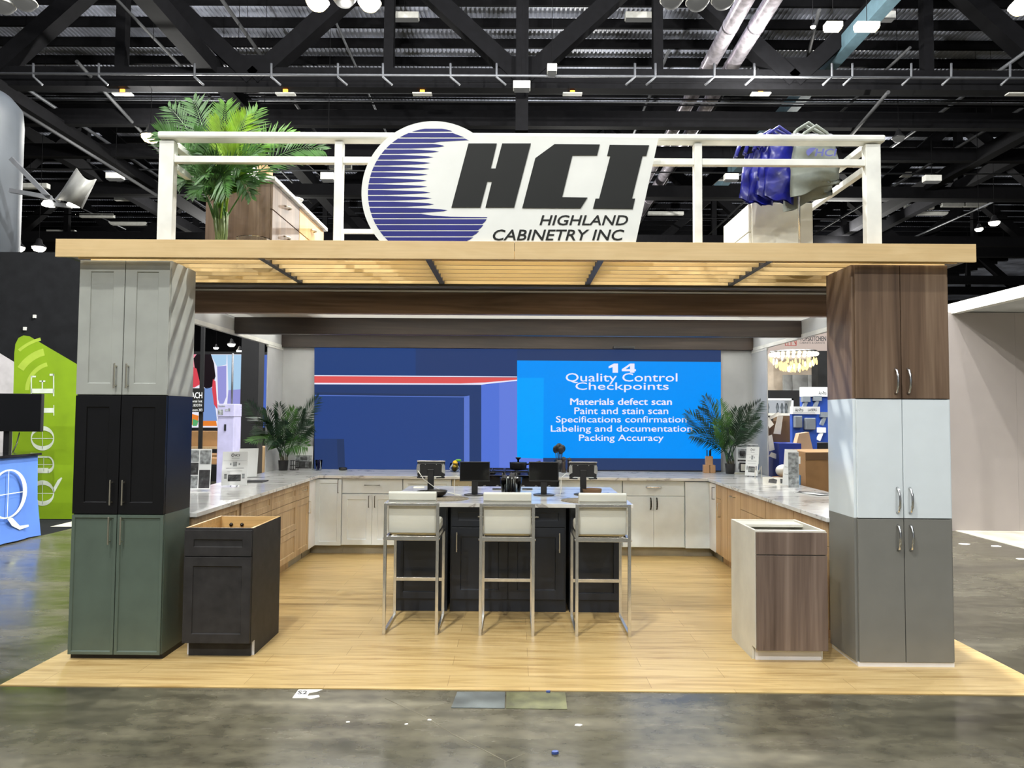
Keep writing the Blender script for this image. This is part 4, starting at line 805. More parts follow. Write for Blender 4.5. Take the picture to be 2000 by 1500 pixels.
for i, (px, py, lab) in enumerate([(1570, 962, 'leaflet with grey photo at the left of the fanned pile, right worktop'), (1590, 964, 'striped leaflet in the middle of the fanned pile, right worktop'), (1604, 966, 'leaflet nearest the right stack in the fanned pile')]):
    p = on(px, py, ZC); t = thing('leaflet', lab, 'leaflet', (p.x, p.y, ZC+.001+.003*i), -.6-.25*i, 'leaflets fanned on the right worktop')
    MB().box(-.07, .07, -.1, .1, 0, .002).build('sheet', 'print_white', t, False); MB().box(-.06, .05, -.02 if i else -.09, .085, .0021, .003).build('photo', 'print_dark' if i != 1 else 'print_grey', t, False)

# ------------------------------------------------------------------ floor marks and scraps
p = [on(*q) for q in ((893, 1351.5), (987, 1351.5), (986, 1384), (881, 1383))]
def floorpatch(name, mats, label, cat, px, z=.003, m=0):
    P = [on(*q) for q in px]; mb = MB(); n = len(P); mb.prism([(q.x, q.y) for q in P], lambda u, v, w: (u, v, w), .0005, z); return one(mb, name, mats, label, cat)
floorpatch('floor_box', 'plate_grey', 'grey steel floor-box lid in the concrete before the booth', 'floor plate', [(893, 1352), (986.5, 1352), (985.5, 1384), (881, 1383)])
floorpatch('floor_box', 'plate_green', 'greenish worn floor-box lid in the concrete before the booth', 'floor plate', [(989, 1352), (1104, 1353.5), (1108, 1386), (988.5, 1384.5)])
t = floorpatch('floor_sticker', 'paper', 'torn white floor sticker with number at the booth edge', 'sticker', [(583, 1347.5), (630, 1347.5), (618, 1352), (604, 1354), (598, 1364), (571, 1364)])
P = lambda u, v, w: (lambda q: (q.x, q.y, .0045))(on(u, v)); mb = MB(); text(mb, 'S2', P, 581, 600, 1357.5, 1350.5, 0, 0, .1, .02)
o = mb.build('print', 'ink', t, fix=False)
for px, py, s, mt, lab in [(1071, 1353, .02, 'debris_blue', 'blue plastic scrap on the greenish floor lid'), (1084, 1472, .022, 'debris_blue', 'crumpled blue wrapper on the concrete in front'), (611, 1362, .05, 'paper', 'torn paper scrap next to the floor sticker'),
                           (839, 1407, .014, 'paper', 'tiny white paper scrap on the concrete by the crack'), (1130, 1417, .026, 'paper', 'white triangular paper scrap right of the floor lids'), (794, 1415, .013, 'paper', 'white paper crumb below the floor sticker'), (679, 1411, .013, 'paper', 'white paper crumb left of the crack'),
                           (1945, 1067, .1, 'paper', 'white paper scrap by the right neighbouring booth'), (1885, 1063, .09, 'paper', 'flat white paper strip near the right stack'), (1995, 1092, .08, 'paper', 'white paper scrap at the right picture edge')]:
    q = on(px, py); rr = random.Random(px); n = 7
    poly = [(q.x+s*rr.uniform(.5, 1)*math.cos(6.28*i/n), q.y+s*.7*rr.uniform(.5, 1)*math.sin(6.28*i/n)) for i in range(n)]
    mb = MB(); mb.prism(poly, lambda u, v, w: (u, v, w), .0005, .012 if 'blue' in mt else .004); one(mb, 'floor_scrap', mt, lab, 'scrap')
for pts, lab in (([(752, 1364), (830, 1400), (890, 1437), (986, 1486), (987, 1500)], 'long thin crack running across the front concrete'), ([(987, 1488), (1025, 1472)], 'short branch of the crack in the front concrete')):
    P = [on(*q) for q in pts]; mb = MB(); mb.tube([(q.x, q.y, .0) for q in P], .0025, 4); one(mb, 'floor_crack', 'mortar_scratch', lab, 'crack')

# ------------------------------------------------------------------ left neighbours
mb = MB(); a = at(0, 490, 13.2); mb.box(-14, -6.75, 13.2, 13.35, 0, a.z-.02); one(mb, 'drape_wall', 'black_cloth', 'tall black partition wall behind the left neighbouring booth', 'partition')
for px, py, lab in ((68, 618, 'small white square fixing, higher one on the black partition'), (49, 642, 'small white square fixing, lower one on the black partition')):
    q = at(px, py, 13.19); one(MB().box(q.x-.025, q.x+.025, 13.17, 13.199, q.z-.03, q.z+.03), 'wall_fixing', 'fixture_white', lab, 'fixing')
t = thing('banner_stand', 'lime green fabric banner with sloping top and white QUOTE lettering', 'banner', (-7.1, 10.87, 0))
BYY = 10.87; bp = lambda x, y, w=0.: tuple(at(x, y, BYY-w))
out = [(20, 1013), (28, 690), (30, 672), (36, 660), (46, 655), (58, 657), (150, 711), (160, 717), (156, 1014)]
MB().prism(out, lambda u, v, w: bp(u, v, w), -.04, .0).build('panel', 'banner_green', t)
for r0, r1, e in ((70, 84, 1), (48, 56, 1), (100, 106, 1)):
    c = (105, 762); a = [math.pi*(1.0+.42*i/14) for i in range(15)]
    ptsO = [(c[0]+r1*math.cos(k)*1.0, c[1]+r1*math.sin(k)) for k in a]; ptsI = [(c[0]+r0*math.cos(k), c[1]+r0*math.sin(k)) for k in a]
    mb = MB(); ok = [i for i in range(15) if ptsO[i][0] > 31 and ptsO[i][0] < 140]
    for i in ok[:-1]: mb.quad([bp(*q, .001) for q in (ptsI[i], ptsO[i], ptsO[i+1], ptsI[i+1])])
    mb.build('swirl_print', 'banner_swirl', t, fix=False)
# serif letters, built lying on their left side: u runs up the banner, v from right to left
let = MB()
def LP(u, v): return bp(60+46*(1-v), 990-u, .002)        # u: pixels upwards, v: 0..1 letter height (baseline right)
def ring(u0, u1, v0, v1, thick=.18, thin=.05, n=36):
    um, vm, ru, rv = (u0+u1)/2, (v0+v1)/2, (u1-u0)/2, (v1-v0)/2
    o = [(um+ru*math.cos(a), vm+rv*math.sin(a)) for a in [6.2832*i/n for i in range(n)]]; q = [(um+ru*(1-thick*2)*math.cos(a), vm+rv*(1-thin*2)*math.sin(a)) for a in [6.2832*i/n for i in range(n)]]
    for i in range(n): j = (i+1) % n; let.quad([LP(*o[i]), LP(*o[j]), LP(*q[j]), LP(*q[i])])
def rect(u0, u1, v0, v1): let.quad([LP(u0, v0), LP(u1, v0), LP(u1, v1), LP(u0, v1)])
ring(2, 52, .0, 1.0); let.quad([LP(*q) for q in ((26, .02), (36, .05), (52, -.14), (58, -.30), (56, -.34), (44, -.2))])                      # Q
rect(26, 27, .05, .95); rect(5, 49, .49, .51)
rect(66, 76, .25, .97); rect(96, 99, .25, .97); rect(60, 80, .96, 1.0); rect(91, 104, .96, 1.0)                                              # U
for i in range(16):
    a0, a1 = math.pi*(1+i/16), math.pi*(1+(i+1)/16); um = 82.5
    let.quad([LP(um+16.5*math.cos(a0), .27+.27*math.sin(a0)), LP(um+16.5*math.cos(a1), .27+.27*math.sin(a1)), LP(um+(8.5 if math.cos(a1) < 0 else 13.5)*math.cos(a1), .27+.2*math.sin(a1)), LP(um+(8.5 if math.cos(a0) < 0 else 13.5)*math.cos(a0), .27+.2*math.sin(a0))])
rect(82, 83, .06, .9); rect(70, 98, .44, .46)
ring(110, 158, .0, 1.0); rect(133, 134, .05, .95); rect(113, 155, .49, .51)                                                                  # O
rect(184, 193, .03, .97); rect(166, 211, .94, 1.0); rect(166, 168, .80, .95); rect(209, 211, .80, .95); rect(178, 199, .0, .035)              # T
rect(222, 231, .03, .97); rect(216, 256, .95, 1.0); rect(216, 260, .0, .05); rect(253, 256, .78, .97); rect(256, 260, .02, .2); rect(231, 247, .48, .53); rect(244, 247, .38, .63)  # E
let.build('lettering', 'banner_text', t, fix=False)
t = thing('banner_stand', 'pale grey banner edge behind the wall-mounted television at far left', 'banner', (-8.0, 11.4, 0))
MB().prism([(-60, 1010), (-60, 640), (0, 690), (36, 712), (36, 1010)], lambda u, v, w: tuple(at(u, v, 11.4-w)), -.04, 0).build('panel', 'banner_grey', t)
t = thing('television', 'black television on a stand at the left picture edge', 'television', (at(20, 805, 9.9).x, 9.9, 0))
q0, q1 = at(-60, 768, 9.9), at(82, 843, 9.9)
MB().box(q0.x, q1.x, 9.87, 9.93, q1.z, q0.z).build('case', 'black_plastic', t, bevel=.006)
MB().box(q0.x+.01, q1.x-.012, 9.867, 9.87, q1.z+.015, q0.z-.012).build('screen_glass', 'black_gloss', t)
xm = (q0.x+q1.x)/2; MB().box(xm-.04, xm+.04, 9.93, 9.99, .05, q1.z+.2).build('post', 'black_metal', t); MB().box(xm-.3, xm+.3, 9.7, 10.2, 0, .05).build('foot', 'black_metal', t)
a, b = at(38, 845, 9.9), at(24, 885, 9.7); MB().tube([a, a.lerp(b, .5)+Vector((.01, 0, -.02)), b], .008, 6).build('cord', 'black_plastic', t)
t = thing('counter', 'counter wrapped in blue cloth bearing a large white letter Q', 'counter', (-6.6, 8.8, 0))
MB().box(-7.3, -6.24, 8.0, 9.33, .0, 1.06).build('body', 'black_plastic', t); MB().box(-7.35, -6.19, 7.95, 9.38, 1.06, 1.09).build('top', 'black_gloss', t, bevel=.003)
mb = MB(); n = 10; V = []
for i in range(n+1):
    y = 8.0+1.35*i/n; V += [(-6.225, y, 1.06), (-6.215+.008*math.sin(i*2.1), y, .5), (-6.20+.016*math.sin(i*1.9)+(.03 if i == n else 0), y+(.03 if i == n else 0), .02)]
F = []
for i in range(n): F += [(3*i, 3*i+1, 3*i+4, 3*i+3), (3*i+1, 3*i+2, 3*i+5, 3*i+4)]
mb.add(V, F, 0, True); mb.build('cloth', 'banner_blue', t, fix=False)
mb = MB(); n = 40; yc, zc, ry, rz_ = 8.77, .62, .34, .30
cp = lambda y, z: (-6.185, y, z)
for i in range(n):
    a0, a1 = 6.2832*i/n, 6.2832*(i+1)/n; f = lambda a, k, k2: cp(yc+ry*k*math.cos(a), zc+rz_*k2*math.sin(a)); mb.quad([f(a0, 1, 1), f(a1, 1, 1), f(a1, .78, .94), f(a0, .78, .94)])
mb.quad([cp(*q) for q in ((8.76, .33), (8.86, .32), (9.0, .20), (9.16, .19), (9.17, .165), (9.0, .15), (8.86, .22))]); mb.quad([cp(*q) for q in ((8.765, .34), (8.775, .34), (8.775, .9), (8.765, .9))]); mb.quad([cp(*q) for q in ((8.5, .615), (9.04, .615), (9.04, .625), (8.5, .625))])
mb.build('lettering', 'banner_text', t, fix=False)
floorpatch('floor_mat', 'vinyl_pale', 'pale corner of floor vinyl beneath the green banner', 'mat', [(98, 1029), (140, 1019), (140, 1029)])
floorpatch('floor_mat', 'black_cloth', 'black floor covering in front of the green banner', 'mat', [(64, 1050), (140, 1032), (140, 1012), (20, 1014)], .002)
# hanging cylinder with lamp arms, top left
q = at(24, 330, 14); t = thing('hanging_cylinder', 'big grey round column at the upper left picture edge', 'column', (q.x-1.0, 14, 0))
zt, zb = at(10, 182, 14).z, at(10, 490, 14).z
MB().lathe([(1.0, 0), (1.0, zt-.5), (.97, zt-.2), (.8, zt), (0, zt+.1)], (q.x-1.0, 14, 0), 40).build('shell', 'column_grey', t)
t = thing('bracket_lights', 'pair of glowing floodlights on long arms beside the grey column', 'light', at(108, 400, 13.4))
for a, b in (((22, 310), (108, 398)), ((20, 372), (100, 386)), ((108, 396), (134, 366)), ((104, 399), (140, 403))): MB().bar(at(*a, 13.4), at(*b, 13.4), .06, .08).build('arm', 'roof_conduit', t)
for px, py in ((95, 400), (144, 401)): q = at(px, py, 13.4); MB().lathe([(.02, .08), (.08, .07), (.12, 0), (.11, -.02), (0, -.03)], q, 18).build('lamp', 'lamp_white', t)
t = thing('curved_reflector', 'curved white metal reflector tilted above the floodlight arms', 'reflector', at(150, 370, 13.4))
mb = MB(); V = []
for i in range(9):
    s = i/8; b = .10*math.cos(math.pi*(s-.5))
    for (px, py) in ((110+2*s, 396+6*s), (150, 332)): pass
    A = at(111+48*s, 391+16*s-b*40, 13.4-.35*math.sin(math.pi*s)); B = at(151+36*s, 329+20*s+b*110, 13.4-.35*math.sin(math.pi*s)); V += [A, B]
mb.add(V, [(2*i, 2*i+1, 2*i+3, 2*i+2) for i in range(8)], 0, True); o = mb.build('shell', 'reflector', t, fix=False)
sd = o.modifiers.new('thick', 'SOLIDIFY'); sd.thickness = .02

# ------------------------------------------------------------------ behind the left opening
t = thing('advert_screen', 'bright colourful video screen far behind the left opening', 'screen', (-6.5, 17, 0))
V2 = lambda x, y, w=0.: tuple(at(x, y, 17-w)); mb = MB(); nm2 = ['vid_pale', 'vid_lilac', 'vid_black', 'vid_red', 'vid_pink', 'vid_denim', 'vid_white', 'vid_blue', 'vid_orange', 'vid_green']
MB().box(at(330, 700, 17.1).x, at(560, 700, 17.1).x, 17.01, 17.2, 0, at(450, 690, 17.1).z+.03).build('case', 'black_plastic', t)
def vq(l, m, w=.001): mb.quad([V2(x, y, w) for x, y in l], nm2.index(m))
vq([(330, 692), (478, 692), (478, 835), (330, 835)], 'vid_white', 0); vq([(444, 693), (475, 693), (474, 760), (446, 762)], 'vid_pale'); vq([(446, 762), (474, 760), (474, 832), (440, 832)], 'vid_lilac')
vq([(412, 693), (443, 693), (442, 712), (424, 716)], 'vid_pale'); vq([(424, 716), (442, 714), (442, 775), (432, 800), (426, 780)], 'vid_lilac', .002)
vq([(378, 700), (384, 692), (412, 692), (418, 710), (421, 735), (414, 756), (404, 760), (392, 752), (382, 735)], 'vid_black', .003)
vq([(374, 692), (383, 692), (383, 735), (390, 752), (374, 758)], 'vid_pink', .002); vq([(374, 715), (384, 720), (391, 750), (380, 757), (374, 757)], 'vid_red', .0035)
vq([(398, 758), (414, 757), (420, 790), (424, 822), (396, 826), (396, 780)], 'vid_denim', .003); vq([(416, 740), (421, 745), (425, 800), (418, 790), (414, 760)], 'vid_red', .004)
vq([(374, 808), (388, 812), (386, 830), (374, 830)], 'vid_orange', .004); vq([(376, 818), (388, 822), (384, 832), (376, 832)], 'vid_green', .005); vq([(395, 822), (422, 822), (424, 832), (395, 832)], 'vid_orange', .005)
vq([(500, 693), (560, 693), (560, 835), (500, 835)], 'vid_blue', 0.0)
mb.build('picture', nm2, t, fix=False)
q0, q1 = at(476, 660, 13.6), at(504, 940, 13.6); z1 = at(490, 640, 13.6).z+.6
one(MB().box(q0.x, q1.x, 13.5, 13.8, 0, z1), 'frame_post', 'black_metal', 'thick black square post of a frame behind the left palm', 'post')
q0, q1 = at(391, 700, 13.0), at(397, 700, 13.0); one(MB().box(q0.x, q1.x, 13.0, 13.06, 0, 4.2), 'frame_post', 'black_metal', 'slim black pole behind the left opening', 'post')
t = thing('hanging_sign', 'black sign with white lettering fixed to the slim black pole', 'sign', at(384, 805, 12.97)); q0, q1 = at(352, 758, 12.97), at(397, 805, 12.97)
MB().box(q0.x, q1.x, 12.95, 12.999, q1.z, q0.z).build('board', 'black_plastic', t)
mb = MB(); f = lambda u, v, w: tuple(at(u, v, 12.945)); text(mb, 'ACH', f, 373.5, 395, 778, 766, 0, 0, 0, .01); text(mb, 'onal Int', f, 374, 395, 786, 781, 0); text(mb, 'K BOOTH', f, 374, 394, 794, 789, 0); text(mb, 'Room 203', f, 374, 395, 803, 798, 0); mb.build('lettering', 'print_white', t, fix=False)
t = thing('kiosk', 'tall white kiosk with arched handle behind the left opening', 'kiosk', at(440, 935, 11.3)); q0, q1 = at(425, 815, 11.3), at(457, 815, 11.3); zt = at(440, 789, 11.3).z
MB().box(q0.x, q1.x, 11.3, 11.6, 0, zt-.2).build('body', 'pink', t, bevel=.01); MB().box(q0.x-.005, q1.x+.005, 11.29, 11.6, zt-.2, zt).build('top_panel', 'pink', t, bevel=.006)
mb = MB(); mb.box(q0.x+.01, q0.x+.09, 11.287, 11.29, zt-.17, zt-.09); mb.box(q0.x+.12, q0.x+.16, 11.287, 11.29, zt-.11, zt-.08); mb.box(q0.x+.17, q0.x+.2, 11.287, 11.29, zt-.11, zt-.07); mb.box(q0.x+.02, q0.x+.12, 11.287, 11.29, zt-.04, zt-.025); mb.build('print', 'print_grey', t)
xm = (q0.x+q1.x)/2; MB().box(xm-.02, xm+.01, 11.29, 11.3, zt-.42, zt-.32).build('slot', 'black_plastic', t)
MB().tube([(xm-.08+.0, 11.4, zt)]+[(xm+.02+.1*math.cos(a), 11.4, zt+.0+.13*math.sin(a)) for a in [math.pi*(1-i/10) for i in range(11)]], .014, 8).build('arch_handle', 'print_white', t)
MB().cyl((xm+.03, 11.45, zt-.1), (xm+.03, 11.45, at(445, 690, 11.45).z), .016, None, 10).build('pole', 'roof_conduit', t)
def table(label, X, Y, w, d, h, mt):
    t = thing('folding_table', label, 'table', (X, Y, 0)); MB().box(-w/2, w/2, -d/2, d/2, h-.04, h).build('tabletop', mt, t, False)
    for a in (-1, 1):
        for b in (-1, 1): MB().bar((a*(w/2-.05), b*(d/2-.05), 0), (a*(w/2-.05), b*(d/2-.05), h-.04), .03, .03, (0, 1, 0)).build('leg', 'black_metal', t, False)
    return t
q = at(400, 880, 14); table('wooden display table behind the slim black pole', q.x, 14.4, 1.6, .7, .96, 'oak'); table('low wooden table in front of the advert screen', at(490, 900, 15).x, 15.3, 2.4, .7, .75, 'cardboard')
table('dark folding table behind the left worktop', at(410, 920, 12).x, 12.3, 1.1, .6, .76, 'gunmetal')
def cbox(label, X, Y, z, w, d, h, mt='cardboard', flaps=True, rz=0.):
    t = thing('cardboard_box', label, 'box', (X, Y, z), rz); MB().box(-w/2, w/2, -d/2, d/2, 0, h).build('box_body', mt, t, False, .004)
    MB().box(-w/2, w/2, -.025, .025, h, h+.003).build('tape', 'cardboard_dark', t, False)
    return t
q = at(405, 845, 14.3); cbox('long brown cardboard box on the wooden display table', q.x, 14.4, .96, .75, .35, .30); q = at(466, 850, 15.3); cbox('upright brown box seen beside the white kiosk', q.x, 15.3, .75, .25, .3, .42)
q = at(385, 880, 12.3); cbox('small pale box on the dark folding table', q.x, 12.3, .76, .3, .3, .16, 'kraft'); q = at(425, 885, 12.3); cbox('flat brown box on the dark folding table', q.x, 12.3, .76, .28, .3, .10)
q = at(545, 935, 12.2); t = one(MB().prism([(-.5, 0), (.4, 0), (.2, .35), (-.1, .48), (-.4, .3)], lambda u, v, w: (q.x+u, 12.7+w, v*1.3), 0, .4), 'plastic_sheeting', 'print_white', 'crumpled white plastic sheeting behind the left palm pot', 'plastic sheet')
q = at(515, 870, 14.2); cbox('stack of tan boards beyond the thick black post', q.x, 14.6, .2, .7, .5, .75, 'oak')

# ------------------------------------------------------------------ behind the right opening
t = thing('shop_sign', 'cream fascia sign with thin dark lettering and red square above the chandelier', 'sign', at(1560, 690, 15)); q0, q1 = at(1480, 630, 15), at(1660, 689, 15)
MB().box(q0.x, q1.x, 15, 15.4, q1.z, q0.z).build('fascia', 'glow_sign', t); MB().box(q1.x-.2, q1.x-.1, 15.1, 15.2, 0, q1.z).build('post', 'black_metal', t)
mb = MB(); f = lambda u, v, w: tuple(at(u, v, 14.99)); text(mb, 'TOPSKITCHEN', f, 1562, 1613, 666, 657, 0); text(mb, 'TOPSKITCHEN', f, 1562.5, 1613.5, 666, 657, 0); text(mb, 'CABINETS & GRANITE', f, 1562, 1611, 671.5, 667.5, 0); mb.build('lettering', 'ink', t, fix=False)
mb = MB()
for a, b in (((1534, 654), (1534, 675)), ((1534, 675), (1555, 675)), ((1555, 675), (1555, 654)), ((1534, 654), (1555, 654)), ((1545, 656), (1555, 673)), ((1539, 664), (1539, 674)), ((1545, 664), (1545, 674)), ((1539, 664), (1545, 664))): mb.bar(at(*a, 14.985), at(*b, 14.985), .012, .014, (0, 1, 0))
mb.build('square_logo', 'ink_red', t)
t = thing('chandelier', 'large warm crystal chandelier glowing behind the right opening', 'chandelier', at(1550, 690, 13.5)); rnd = random.Random(3)
c = at(1550, 690, 13.5); MB().lathe([(.42, 0), (.42, .04), (0, .05)], c, 28).build('canopy_plate', 'steel', t)
for i in range(90):
    a = i*2.39996; r = .42*math.sqrt((i+.5)/90); dz = .18+.18*(1-(r/.42)**2)+rnd.uniform(-.03, .03); x, y = c.x+r*math.cos(a), c.y+r*math.sin(a)
    MB().lathe([(.006, 0), (.017, -.02), (.020, -.07), (.008, -.10)], (x, y, c.z-dz+.1), 8).build('crystal', 'crystal_white' if i % 4 == 0 else 'crystal', t)
for i in range(26):
    a = i*2*math.pi/26; x, y = c.x+.41*math.cos(a), c.y+.41*math.sin(a); MB().sphere((x, y, c.z-.02), .034, 8).build('bulb', 'crystal_white', t)
l = bpy.data.lights.new('chandelier_light', 'POINT'); l.energy = 45; l.color = (1, .85, .6); l.shadow_soft_size = .3; o = bpy.data.objects.new('chandelier_light', l); o.location = (c.x, c.y, c.z-.5); COL.objects.link(o)
q0, q1 = at(1490, 690, 16), at(1660, 900, 16); one(MB().box(q0.x, q1.x+.5, 16, 16.15, 0, q0.z), 'partition_wall', 'beige_wall', 'beige booth wall behind the chandelier', 'partition')
for a, b, lab in ((1530, 1547, 'left grey marble panel below the chandelier'), (1547.5, 1577, 'middle grey marble panel below the chandelier'), (1577.5, 1596, 'right grey marble panel below the chandelier')):
    q0, q1 = at(a, 732, 15.6), at(b, 770, 15.6); one(MB().box(q0.x, q1.x, 15.6, 15.65, 0, q0.z), 'marble_panel', 'marble_grey', lab, 'panel', 'marble panels in the right neighbouring booth')
q0, q1 = at(1597, 685, 14), at(1660, 760, 14); one(MB().box(q0.x, q1.x, 14, 14.3, .0, q0.z), 'partition_wall', 'black_cloth', 'black partition right of the chandelier', 'partition')
q0, q1 = at(1496, 762, 13), at(1562, 792, 13); one(MB().box(q0.x, q1.x, 13, 13.4, 0, q0.z), 'counter', 'black_plastic', 'long black counter behind the white shelf display', 'counter')
t = thing('display_shelf', 'white lit shelf display behind the right palm', 'display', at(1525, 815, 11.5)); q0, q1 = at(1490, 778, 11.5), at(1550, 812, 11.5)
MB().box(q0.x, q1.x, 11.8, 11.85, q1.z, q0.z).build('back', 'display_shelf', t); MB().box(q0.x, q1.x, 11.5, 11.85, q0.z-.03, q0.z).build('top', 'print_white', t); MB().box(q0.x, q1.x, 11.5, 11.85, q1.z, q1.z+.04).build('shelf', 'carcass', t); MB().box(q1.x-.03, q1.x, 11.5, 11.85, 0, q0.z).build('side', 'print_white', t); MB().box(q0.x, q1.x-.03, 11.55, 11.85, 0, q1.z).build('base', 'dark_edge', t)
for px in (1503, 1522, 1531, 1539): q = at(px, 800, 11.6); MB().lathe([(.02, 0), (.014, .05), (.028, .09), (.01, .16), (0, .17)], (q.x, 11.68, q1.z+.04), 10).build('ornament', 'tool_grey', t)
t = thing('tool_display', 'tall blue tool display board with white header, farther one', 'display', at(1600, 890, 11.2)); q0, q1 = at(1567, 775, 11.2), at(1650, 890, 11.2)
MB().box(q0.x, q1.x, 11.2, 11.3, 0, q0.z).build('board', 'board_blue', t); h0, h1 = at(1566, 756, 11.19), at(1650, 775, 11.19); MB().box(h0.x, h1.x, 11.15, 11.28, h1.z, h0.z).build('header', 'print_white', t)
mb = MB(); f = lambda u, v, w: tuple(at(u, v, 11.145)); text(mb, 'Air-Pro', f, 1599, 1614, 771, 764, 0, 0, 0, .01); mb.build('lettering', 'ink', t, fix=False)
for px, py in ((1574, 785), (1596, 783), (1610, 815), (1604, 845)): q = at(px, py, 11.15); mb = MB(); mb.box(q.x-.06, q.x+.06, 11.12, 11.2, q.z, q.z+.08); mb.bar((q.x, 11.15, q.z), (q.x-.05, 11.15, q.z-.12), .05, .05); mb.build('tool', 'tool_grey' if px != 1604 else 'print_white', t)
t = thing('tool_display', 'blue display board with white LASERS header, nearer one', 'display', at(1570, 900, 9.8)); q0, q1 = at(1547, 808, 9.8), at(1596, 900, 9.8)
MB().box(q0.x, q1.x, 9.8, 9.88, 0, q0.z).build('board', 'board_blue', t); h0, h1 = at(1546.5, 794, 9.79), at(1600, 809, 9.79); MB().box(h0.x, h1.x, 9.76, 9.86, h1.z, h0.z).build('header', 'print_white', t)
mb = MB(); f = lambda u, v, w: tuple(at(u, v, 9.755)); text(mb, 'Air-Pro', f, 1553, 1569, 804, 797.5, 0, 0, 0, .01); text(mb, 'LASERS', f, 1578, 1595, 803, 798, 0, 0, 0, .01); mb.quad([f(1549, 806, 0), f(1592, 806, 0), f(1592, 806.6, 0), f(1549, 806.6, 0)]); mb.build('lettering', 'ink', t, fix=False)
for px, py, s in ((1557, 818, .05), (1580, 822, .07)): q = at(px, py, 9.78); MB().box(q.x-s, q.x+s, 9.72, 9.8, q.z-.12, q.z+.04).build('tool', 'tool_grey', t, bevel=.01)
q = at(1607, 870, 10.3); one(MB().box(q.x-.2, q.x+.5, 10.3, 10.6, 0, at(1600, 865, 10.3).z), 'counter', 'black_plastic', 'dark counter edge beside the walnut tower behind the boxes', 'counter')
q0, q1 = at(1538, 876, 7.6), at(1573, 876, 7.0)
t = thing('cardboard_box', 'large brown cardboard box standing behind the right worktop', 'box', (3.6, 7.4, 0)); zc = 1.30
c0 = at(1573, 880, 7.6); c1 = at(1538, 876, 8.3); c2 = Vector((c0.x+.95, c0.y+.28, 0)); c3 = Vector((c1.x+.95, c1.y+.28, 0))
MB().prism([(c0.x, c0.y), (c2.x, c2.y), (c3.x, c3.y), (c1.x, c1.y)], lambda u, v, w: (u, v, w), 0, c0.z-.02).build('box_body', 'cardboard', t)
dd_ = (c1-c0); dd_.z = 0; L = dd_.length; dd_.normalize(); nn = Vector((-dd_.y, dd_.x, 0)); nn = nn if nn.x < 0 else -nn
bf = lambda u, v, w: tuple(Vector((c0.x, c0.y, 0))+dd_*u+nn*w+Vector((0, 0, v)))
mb = MB(); mb.prism([(L*.25, 1.12), (L*.6, 1.12), (L*.6, 1.2), (L*.25, 1.2)], bf, .001, .004); mb.build('label', 'paper', t)
mb = MB(); mb.prism([(L*.25, .85), (L*.52, .85), (L*.52, 1.0), (L*.25, 1.0)], bf, .001, .004); mb.build('blue_sticker', 'tape_blue', t)
MB().prism([(c0.x, c0.y), (c0.x+.005, c0.y-.005), (c2.x, c2.y-.004), (c2.x, c2.y)], lambda u, v, w: (u, v, w), c0.z-.10, c0.z-.02).build('flap', 'cardboard_dark', t)
q0 = at(1522, 866, 8.9); q1 = at(1546, 866, 8.9); one(MB().box(q0.x, q1.x+.12, 8.9, 9.3, 0, q0.z), 'storage_bin', 'bin_blue', 'dark blue storage bin behind the cardboard box', 'bin')
pc = at(1570, 878, 9.5); t = one(MB().prism([(-.13, 0), (.13, 0), (.07, .28), (-.06, .26)], lambda u, v, w: (pc.x+u, pc.y+w, pc.z-.05+v), 0, .12), 'paper_bag', 'kraft', 'brown paper bag rising behind the cardboard box', 'bag')
one(MB().box(pc.x-.15, pc.x+.35, 9.45, 9.7, 0, pc.z-.055), 'crate', 'cardboard_dark', 'dark crate holding up the brown paper bag', 'crate')
for i, (px, py, w, h, rot, lab) in enumerate([(1513, 812, .16, .05, .35, 'white paper sheet slanting at the top of the scrap pile'), (1521, 830, .10, .24, -.2, 'white paper strip hanging down in the scrap pile'), (1506, 865, .08, .2, .1, 'white paper strip low in the scrap pile'), (1512, 890, .13, .07, -.4, 'white torn paper at the bottom of the scrap pile'), (1503, 825, .08, .12, .5, 'small paper scrap at the left of the scrap pile')]):
    q = at(px, py, 9.0); mb = MB(); cs, sn = math.cos(rot), math.sin(rot)
    mb.prism([(-w/2, -h/2), (w/2, -h/2+.01), (w/2-.015, h/2), (-w/2+.01, h/2-.01)], lambda u, v, ww: (q.x+u*cs-v*sn, q.y+ww+.02*math.sin(u*20), q.z+u*sn+v*cs), -.004, .004); one(mb, 'paper_scrap', 'paper', lab, 'paper')
q0 = at(1497, 822, 9.4); one(MB().box(q0.x, q0.x+.22, 9.3, 9.6, 0, q0.z), 'crate', 'cardboard_dark', 'brown crate behind the pile of white papers', 'crate')
q0 = at(1528, 812, 10.2); one(MB().box(q0.x-.02, q0.x+.26, 10.2, 10.5, 0, q0.z), 'cardboard_box', 'cardboard_dark', 'tall dark brown box beside the nearer blue board', 'box')
q0 = at(1522, 850, 10.55); one(MB().box(q0.x, q0.x+.3, 10.52, 10.75, 0, q0.z), 'cardboard_box', 'kraft', 'tan carton under the tall dark brown box', 'box')
q = at(1516, 917, 7.9); one(MB().sphere((3.2, 8.61, .985), .08, 12, 0, (1.1, .9, .9)), 'packing_bundle', 'paper', 'round bundle of white packing paper behind the right worktop', 'paper')
one(MB().box(3.1, 3.3, 8.52, 8.7, 0, .91), 'crate', 'cardboard', 'brown crate under the white packing bundle', 'crate')

